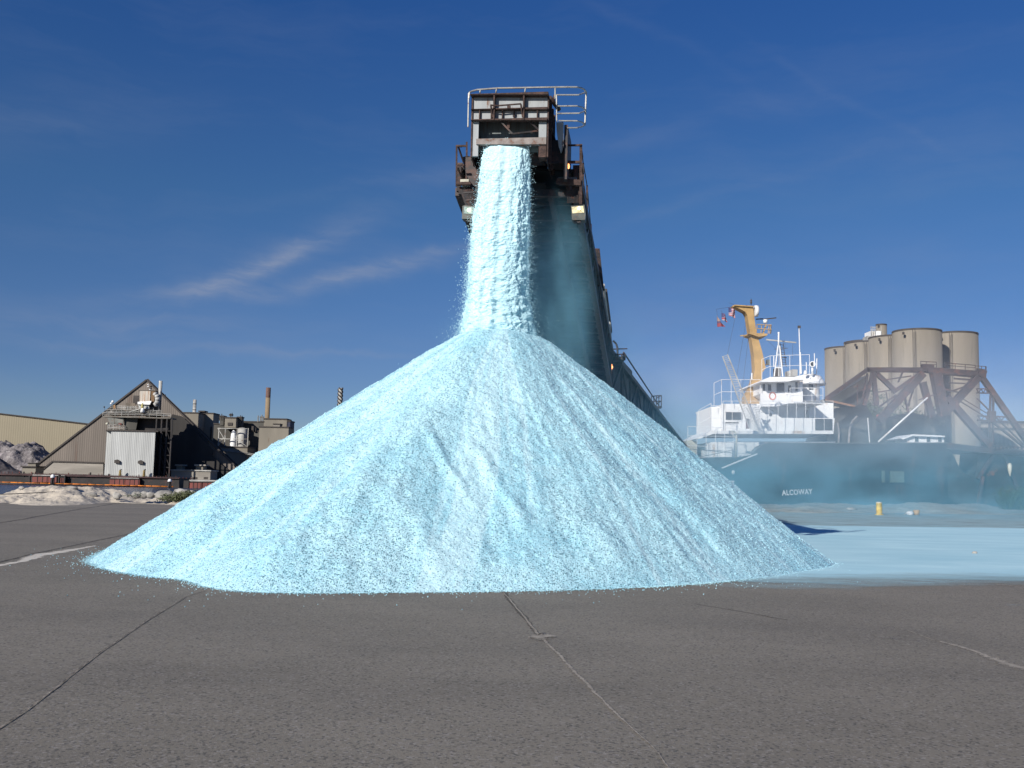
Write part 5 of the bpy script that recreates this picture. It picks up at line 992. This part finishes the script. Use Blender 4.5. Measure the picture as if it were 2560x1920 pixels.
# flags
def flag(name, lab, pts, cols, v):
    P = [FHu.hit(*Z4(*p), v) for p in pts]; m = bpy.data.materials.new('flag_' + name); k = N(m); b_ = k.n('ShaderNodeBsdfPrincipled'); o_ = k.n('ShaderNodeOutputMaterial'); k.l(b_.outputs[0], o_.inputs[0]); b_.inputs['Roughness'].default_value = .8
    w = k.n('ShaderNodeTexCoord'); s_ = k.n('ShaderNodeSeparateXYZ'); k.l(w.outputs['Generated'], s_.inputs[0]); st_ = k.math('GREATER_THAN', k.math('FRACT', k.math('MULTIPLY', s_.outputs[2], cols[3])), .5); c = k.mix(st_, cols[0], cols[1])
    cnt = k.math('MULTIPLY', k.math('LESS_THAN', s_.outputs[0], .45), k.math('GREATER_THAN', s_.outputs[2], .5)); c = k.mix(cnt, c, cols[2]); k.l(c, b_.inputs['Base Color'])
    n = 12; vs = []
    for j in range(n + 1):
        for i in range(n + 1):
            s, t = i / n, j / n; q = P[0].lerp(P[1], s).lerp(P[3].lerp(P[2], s), t); vs.append(q + V((0, .18 * math.sin(s * 7 + t * 2) * s + .1, 0)))
    b = MB(); off = [V(q) + V((0, .03, 0)) for q in vs]; N1 = len(vs)
    fs = [(j * (n + 1) + i, j * (n + 1) + i + 1, (j + 1) * (n + 1) + i + 1, (j + 1) * (n + 1) + i) for j in range(n) for i in range(n)]
    b.add(vs + off, fs + [tuple(N1 + q for q in f[::-1]) for f in fs], True); o = b.build(name, m); recenter(o, P[0]); tag(o, lab, 'flag', 'flags on the yellow mast halyards')
flag('flag', 'striped red and white flag with dark canton nearest the yellow mast', [(470, 183), (536, 205), (536, 288), (472, 262)], [(.35, .07, .08), (.5, .42, .45), (.06, .06, .16), 6], 5.6)
flag('flag', 'dark red flag with pale marks in the middle of the three', [(403, 236), (440, 250), (462, 328), (405, 305)], [(.30, .05, .07), (.34, .28, .33), (.08, .07, .16), 3.2], 5.6)
flag('flag', 'drooping triangular dark red flag, lowest of the three', [(358, 262), (392, 320), (442, 368), (362, 373)], [(.26, .05, .06), (.10, .06, .12), (.3, .22, .2), 1.6], 5.6)

# ---- steel gantry on the deck
gt = thing('unloading_gantry', 'huge dark brown steel lattice gantry above the quay before the concrete silos', 'gantry', (at(920, 440, 106).x, 106, 0)); FG = Fr(0, 106)
def GB(name, segs, v=0, dep=None, mat=None):
    b = MB()
    for s in segs:
        x0, y0, x1, y1, w = s[:5]; vv = s[5] if len(s) > 5 else v; px_m = w / 3.19 / 2.5 / 1000 * 106; b.bar(FG.hit(*Z5(x0, y0), vv), FG.hit(*Z5(x1, y1), vv), dep or px_m, px_m, up=(0, 1, 0)) if 0 else b.bar(FG.hit(*Z5(x0, y0), vv), FG.hit(*Z5(x1, y1), vv), px_m, px_m)
    return b.build(name, mat or M['gantry'], gt)
GB('top_chord', [(405, 458, 880, 458, 30), (405, 475, 880, 480, 12, 6), (880, 462, 1310, 495, 44), (880, 480, 1290, 520, 16, 6)])
GB('sloping_chord', [(418, 455, 78, 693, 30), (418, 462, 100, 700, 14, 5)]); GB('hinge_block', [(840, 440, 935, 440, 40), (1285, 480, 1345, 500, 60)])
GB('diagonal_brace', [(450, 490, 385, 745, 26), (455, 480, 482, 745, 34), (410, 490, 370, 700, 12), (480, 488, 625, 625, 34), (835, 488, 615, 640, 30), (600, 640, 780, 520, 12), (690, 480, 655, 560, 12)])
GB('main_leg', [(850, 490, 500, 870, 58), (850, 560, 925, 840, 46), (950, 480, 1020, 830, 72), (1290, 520, 1040, 790, 56), (1040, 680, 1400, 1085, 52), (1318, 515, 1665, 1010, 40), (1665, 1010, 1900, 1350, 40)])
GB('vertical_posts', [(1392, 665, 1380, 1040, 14), (1415, 665, 1408, 1040, 14), (1400, 790, 1400, 880, 50)])
GB('horizontal_truss', [(1280, 612, 1375, 612, 8), (1280, 645, 1390, 648, 10), (1285, 828, 1530, 838, 10), (1285, 862, 1550, 875, 12)] + [(1280 + i * 18, 612 + (i % 2) * 34, 1298 + i * 18, 612 + ((i + 1) % 2) * 34, 6) for i in range(5)] + [(1290 + i * 27, 830 + (i % 2) * 34, 1317 + i * 27, 830 + ((i + 1) % 2) * 34, 6) for i in range(9)] + [(1050, 565, 1190, 570, 10, 5), (1060, 640, 1280, 560, 12, 5), (1100, 530, 1280, 545, 14, 5)])
GB('thin_braces', [(1285, 690, 1659, 1060, 10), (1130, 700, 1390, 860, 8), (1150, 680, 1400, 830, 6), (1400, 870, 1659, 1080, 16), (300, 600, 420, 560, 8), (310, 640, 440, 600, 8), (490, 640, 620, 620, 10), (560, 540, 760, 510, 10), (820, 700, 1000, 640, 10), (1000, 610, 1130, 640, 12), (330, 560, 330, 740, 8), (560, 640, 580, 780, 8), (700, 640, 740, 820, 14), (780, 600, 730, 760, 12), (640, 660, 500, 760, 14), (880, 660, 870, 830, 12)])
GB('rail_top', [(835, 393, 960, 400, 5), (1030, 405, 1270, 425, 5), (1280, 430, 1355, 435, 5), (835, 415, 960, 420, 4), (1030, 425, 1270, 445, 4), (1280, 452, 1355, 458, 4)] + [(x, y, x, y + 50, 4) for x, y in ((835, 393), (880, 395), (960, 400), (1030, 405), (1110, 412), (1190, 418), (1270, 425), (1320, 432), (1355, 435))] + [(1355, 435, 1352, 520, 8)])
b = MB(); b.poly(FG, Z5, [(78, 692), (110, 690), (330, 560), (420, 500), (400, 720), (300, 750), (200, 728)], 2, 3); b.build('plated_nose', surf('nose_plate', (.05, .05, .05), .8, var=.4, scale=.3, rust=.1, rustcol=(.1, .13, .06)), gt)
b = MB(); b.bar(FG.hit(*Z5(75, 700)), FG.hit(*Z5(310, 752)), .2); b.build('nose_edge', surf('orange_rust_edge', (.3, .14, .06), .9, var=.4), gt)
b = MB(); b.poly(FG, Z5, [(300, 752), (385, 720), (470, 860), (560, 840), (640, 850), (760, 800), (880, 830), (1035, 800), (1035, 1090), (60, 1060), (140, 900), (190, 760)], 4, 8)
b.build('plated_body', surf('dark_plating', (.045, .045, .045), .85, var=.5, scale=.22, rust=.22, rustcol=(.10, .085, .06), rustscale=.4), gt)
b = MB(); b.path([FG.hit(*Z5(*p), 3.5) for p in ((262, 1050), (270, 930), (290, 870), (330, 830))], .12); b.path([FG.hit(*Z5(*p), 3.5) for p in ((180, 1050), (185, 960), (175, 880))], .1); b.build('hanging_pipes', M['rubble'], gt)
for x, y in ((495, 830), (508, 850)):
    b = MB(); b.lathe(FG.hit(*Z5(x, y), 1), [(.01, -.17), (.17, -.1), (.18, .08), (.01, .18)], 12); b.build('red_lamp_housing', surf('red_paint', (.55, .12, .08), .6, var=.2), gt)
GB('white_pole', [(412, 845, 428, 1055, 6, -3)], mat=M['white'])
# loose objects around it
b = MB(); p, q = at(*Z5(497, 1035), 100), at(*Z5(890, 682), 100); b.tube(p, q, .085, 10); o = b.build('white_gangway_pole', M['white']); recenter(o, p); tag(o, 'long straight white pole slanting up before the gantry', 'pole')
cabin = thing('deck_cabin', 'white slanted-roof cabin on the beam under the gantry', 'cabin', (at(*Z5(850, 1050), 98).x, 98, at(*Z5(850, 1050), 98).z)); FC = Fr(0, 98)
b = MB(); b.poly(FC, Z5, [(715, 1005), (780, 978), (1022, 990), (1022, 1060), (730, 1040)], 0, 3); b.build('wall', M['white'], cabin); b = MB(); b.poly(FC, Z5, [(680, 1008), (770, 975), (1028, 986), (1028, 998), (775, 988), (690, 1018)], -.4, 4); b.build('roof', M['white'], cabin)
for x in (790, 885, 975): b = MB(); b.rect(FC, Z5, x, 1000, x + 28, 1035, -.05, .06); b.build('window', M['glass'], cabin)
# dock wall and hull-side plating to the right, with the gap that shows the silo
dw = thing('loading_dock', 'dark steel loading dock with long deck beam right of the ship', 'dock', (at(985, 500, 100).x, 100, -2)); FD = Fr(0, 100)
b = MB(); b.poly(FD, Z5, [(1035, 1040), (1400, 1085), (1700, 1110), (2100, 1140), (2100, 1175), (1700, 1150), (1400, 1130), (1035, 1090)], -1, 6); b.build('deck_beam', M['gantry'], dw)
b = MB(); b.poly(FD, Z5, [(1000, 1085), (1075, 1108), (1105, 1160), (1130, 1215), (1160, 1262), (1195, 1295), (1232, 1308), (1262, 1300), (1280, 1260), (1292, 1115), (1400, 1125), (1700, 1145), (2100, 1165), (2100, 1570), (1000, 1570)], .5, 4); b.build('side_plating', surf('dock_plating', (.03, .033, .036), .85, var=.5, scale=.25, rust=.1), dw)
b = MB()
for s in ((1420, 1072, 1700, 1082), (1420, 1108, 1700, 1116)): b.bar(FD.hit(*Z5(*s[:2]), -1.4), FD.hit(*Z5(*s[2:]), -1.4), .12)
for i in range(9): b.bar(FD.hit(*Z5(1430 + i * 30, 1073 + i), -1.4), FD.hit(*Z5(1445 + i * 30, 1109 + i), -1.4), .08); b.bar(FD.hit(*Z5(1460 + i * 30, 1073 + i), -1.4), FD.hit(*Z5(1445 + i * 30, 1109 + i), -1.4), .08)
b.build('lattice_rail', M['gantry'], dw)
b = MB(); b.bar(FD.hit(*Z5(1290, 1330), .1), FD.hit(*Z5(1420, 1130), .1), .3); b.bar(FD.hit(*Z5(1330, 1310), .1), FD.hit(*Z5(1290, 1560), .1), .3); b.bar(FD.hit(*Z5(1500, 1140), .1), FD.hit(*Z5(1610, 1420), .1), .3); b.build('raking_struts', M['gantry'], dw)
b = MB(); b.lathe(FD.hit(*Z5(1547, 1300), -.6), [(.03, -.13), (.1, .1), (.19, .5), (.21, 1.0), (.13, 1.08), (.17, 1.15), (.01, 1.18)], 14); b.build('pale_hopper', M['cream'], dw)
for x, y, w, h in ((595, 1270, 110, 90), (530, 1265, 22, 95)):
    b = MB(); b.rect(FHu, Z5, x, y, x + w, y + h, -.25, .2); b.build('hull_panel', surf('hull_panel', (.11, .14, .12), .7, var=.2), ship)

# concrete silos
def silo(xl, xr, top, Yd, lab, z0=-.4, nm='concrete_silo'):
    F = Fr(0, Yd); a, c = F.hit(*Z5(xl, top + 150)), F.hit(*Z5(xr, top + 150)); r = (c.x - a.x) / 2; x = (a.x + c.x) / 2; zt = F.hit(*Z5((xl + xr) / 2, top)).z; t = thing(nm, lab, 'silo', (x, Yd, z0), group='concrete silos')
    b = MB(); b.lathe((x, Yd, z0), [(r, 0), (r, zt - z0 - .3), (.01, zt - z0 - .1)], 48); w = b.build('shell', M['concrete'], t); b = MB(); b.lathe((x, Yd, zt - .45), [(r * 1.012, 0), (r * 1.012, .35), (r * .96, .36)], 48); b.build('rim', M['trim'], t)
    b = MB(); b.rect(F, Z5, xl + (xr - xl) * .2, top + 8, xl + (xr - xl) * .2 + 12, top + 28, -r * .85, .4); b.build('roof_bracket', M['trim'], t)
    if (xr - xl) > 200: b = MB(); la = F.hit(*Z5(xl + (xr - xl) * .42, top + 300), -r * 1.03); [b.tube(V((la.x + dx, la.y, z0)), V((la.x + dx, la.y, zt - .5)), .05, 5) for dx in (0, .45)]; b.build('ladder', M['trim'], t)
    return t, x, r, zt
silo(620, 992, 150, 200, 'widest nearest concrete silo with a railed dark rim'); silo(917, 1280, 173, 207, 'concrete silo standing apart at the right end of the row'); silo(430, 790, 200, 209, 'concrete silo immediately left of the nearest one'); silo(242, 590, 245, 218, 'second concrete silo from the left end of the row'); silo(77, 415, 288, 227, 'leftmost and lowest-looking concrete silo of the row')
silo(232, 560, 238, 236, 'concrete silo in the back row showing only its rim'); 
t, x, r, zt = silo(480, 565, 95, 225, 'slim concrete tower silo rising behind the row')
b = MB(); F = Fr(0, 214); b.rect(F, Z5, 440, 150, 525, 205, 0, 4); tb = b.build('white_plant_house', M['white'], t); b = MB()
for x_ in (440, 455, 470, 520): b.rect(F, Z5, x_, 115, x_ + 3, 200, -.3, .2)
for y_ in (120, 140): b.rect(F, Z5, 436, y_, 480, y_ + 3, -.3, .2)
b.rect(F, Z5, 412, 190, 440, 232, -.5, 3); b.build('roof_frame', M['pipe'], tb)
# tan shed at far right
ws = thing('long_shed', 'long tan grey shed low behind the gantry at the right edge', 'shed', (at(1000, 470, 240).x, 240, -.4)); F = Fr(0, 240); b = MB(); b.poly(F, Z5, [(1240, 882), (2400, 890), (2400, 1440), (1240, 1440)], 0, 20); b.build('wall', surf('shed_wall', (.30, .26, .22), .9, var=.15, scale=.1, corr=.3, bump=.3), ws)
b = MB(); b.rect(F, Z5, 1230, 930, 2400, 938, -.3, .25); b.rect(F, Z5, 1230, 874, 2400, 884, -.5, 21); b.build('roof_edge', M['trim'], ws)

# trees between gantry and silos
def tree(px, py_top, Yd, rad, seed, lab):
    rnd = random.Random(seed); p = at(px, py_top, Yd); zg = -.2; H_ = p.z - zg; t = thing('broadleaf_tree', lab, 'tree', (p.x, Yd, zg), group='trees behind the gantry'); b = MB(); c0 = V((p.x, Yd, zg)); b.tube(c0, c0 + V((.2, 0, H_ * .55)), .3, 8, .15); tips = []
    for i in range(9): a = rnd.uniform(0, 6.28); s = c0 + V((.15, 0, H_ * rnd.uniform(.3, .55))); e = s + V((math.cos(a) * rad * .7, math.sin(a) * rad * .7, H_ * rnd.uniform(.15, .38))); b.tube(s, e, .1, 6, .04); tips.append(e)
    b.build('trunk', M['bark'], t); b = MB()
    for i in range(60):
        c = rnd.choice(tips).lerp(c0 + V((0, 0, H_ * .75)), rnd.random() * .8) + V((rnd.gauss(0, rad * .3), rnd.gauss(0, rad * .3), rnd.gauss(0, rad * .28)))
        for _ in range(45):
            q = c + V((rnd.gauss(0, .38), rnd.gauss(0, .38), rnd.gauss(0, .3))); 
            if q.z > p.z: continue
            u = V((rnd.uniform(-1, 1), rnd.uniform(-1, 1), rnd.uniform(-1, 1))) * .14; w = V((rnd.uniform(-1, 1), rnd.uniform(-1, 1), rnd.uniform(-.6, .6))) * .12; b.add([q - u, q + w, q + u, q - w], [(0, 1, 2, 3)])
    b.build('crown', M['leafd'], t)
for x, y, Yd, r_, lab in ((330, 580, 125, 3.2, 'tree glimpsed through the left bay of the gantry'), (480, 640, 122, 3.0, 'tree glimpsed behind the left gantry post'), (600, 660, 128, 3.4, 'tree glimpsed through the middle bay of the gantry'), (760, 720, 124, 3.0, 'tree glimpsed left of the wide central gantry leg'), (210, 680, 120, 2.6, 'tree glimpsed under the gantry nose')):
    tree(*Z5(x, y), Yd, r_, int(x), lab)
# bush, bollard and litter on the right quay
tufts('bushes', 'green bushes at the quay edge far right', [at(*Z5(x, y), 77) for x, y in ((1520, 1580), (1560, 1560), (1600, 1575), (1640, 1580), (1690, 1590))], M['leafd'], 1.5, 110, 12)
bp_ = gnd(*Z8(1236, 372)); bo = thing('bollard', 'yellow steel bollard standing on the dusty quay in front of the ship', 'bollard', bp_); s_ = bp_.y / 1000 / 2.698 / 2.5; r_ = 19 * s_; h_ = 88 * s_
b = MB(); b.lathe(bp_, [(r_ * 1.5, 0), (r_ * 1.5, .05), (r_, .06), (r_, h_ * .9)], 20); b.build('post', M['ybollard'], bo); b = MB(); b.lathe(bp_ + V((0, 0, h_ * .9)), [(r_ * 1.06, 0), (r_ * 1.06, h_ * .06), (r_ * .7, h_ * .1), (.01, h_ * .11)], 20); b.build('cap', M['cream'], bo)
p = gnd(*Z8(1488, 372)); b = MB(); b.lathe(p, [(.01, .0), (.17, 0), (.19, .18), (.2, .33), (.17, .34), (.16, .17), (.01, .14)], 18); o = b.build('drum', M['bucket']); recenter(o, p); tag(o, 'small open orange-tan drum on the quay right of the yellow bollard', 'drum')
p = gnd(*Z8(1445, 372)); b = MB(); b.rock(p + V((0, 0, .1)), .24, .2, .16, 7, 16); o = b.build('white_sack', M['bag']); recenter(o, p); tag(o, 'slumped white sack leaning beside the small drum', 'sack')
p = gnd(*Z8(1400, 370)); b = MB(); b.bar(p, p + V((.32, .05, .2)), .06, .03); o = b.build('board', M['pipe']); recenter(o, p); tag(o, 'short loose board propped against the white sack', 'board')
p = gnd(*Z8(1010, 345)); b = MB(); b.rock((p.x, 72, .12), .42, .3, .2, 17, 16); o = b.build('boulder', M['rock']); recenter(o, (p.x, 72, 0)); tag(o, 'single rounded grey rock on the quay left of the yellow bollard', 'boulder')
p = gnd(*Z8(1880, 634)); b = MB(); b.rock(p + V((0, 0, .03)), .07, .05, .04, 3, 10); o = b.build('pebble', M['rock']); recenter(o, p); tag(o, 'dark pebble lying alone on the pale salt-dusted yard', 'stone')
for o in bpy.data.objects:
    if '_mw' in o: del o['_mw']
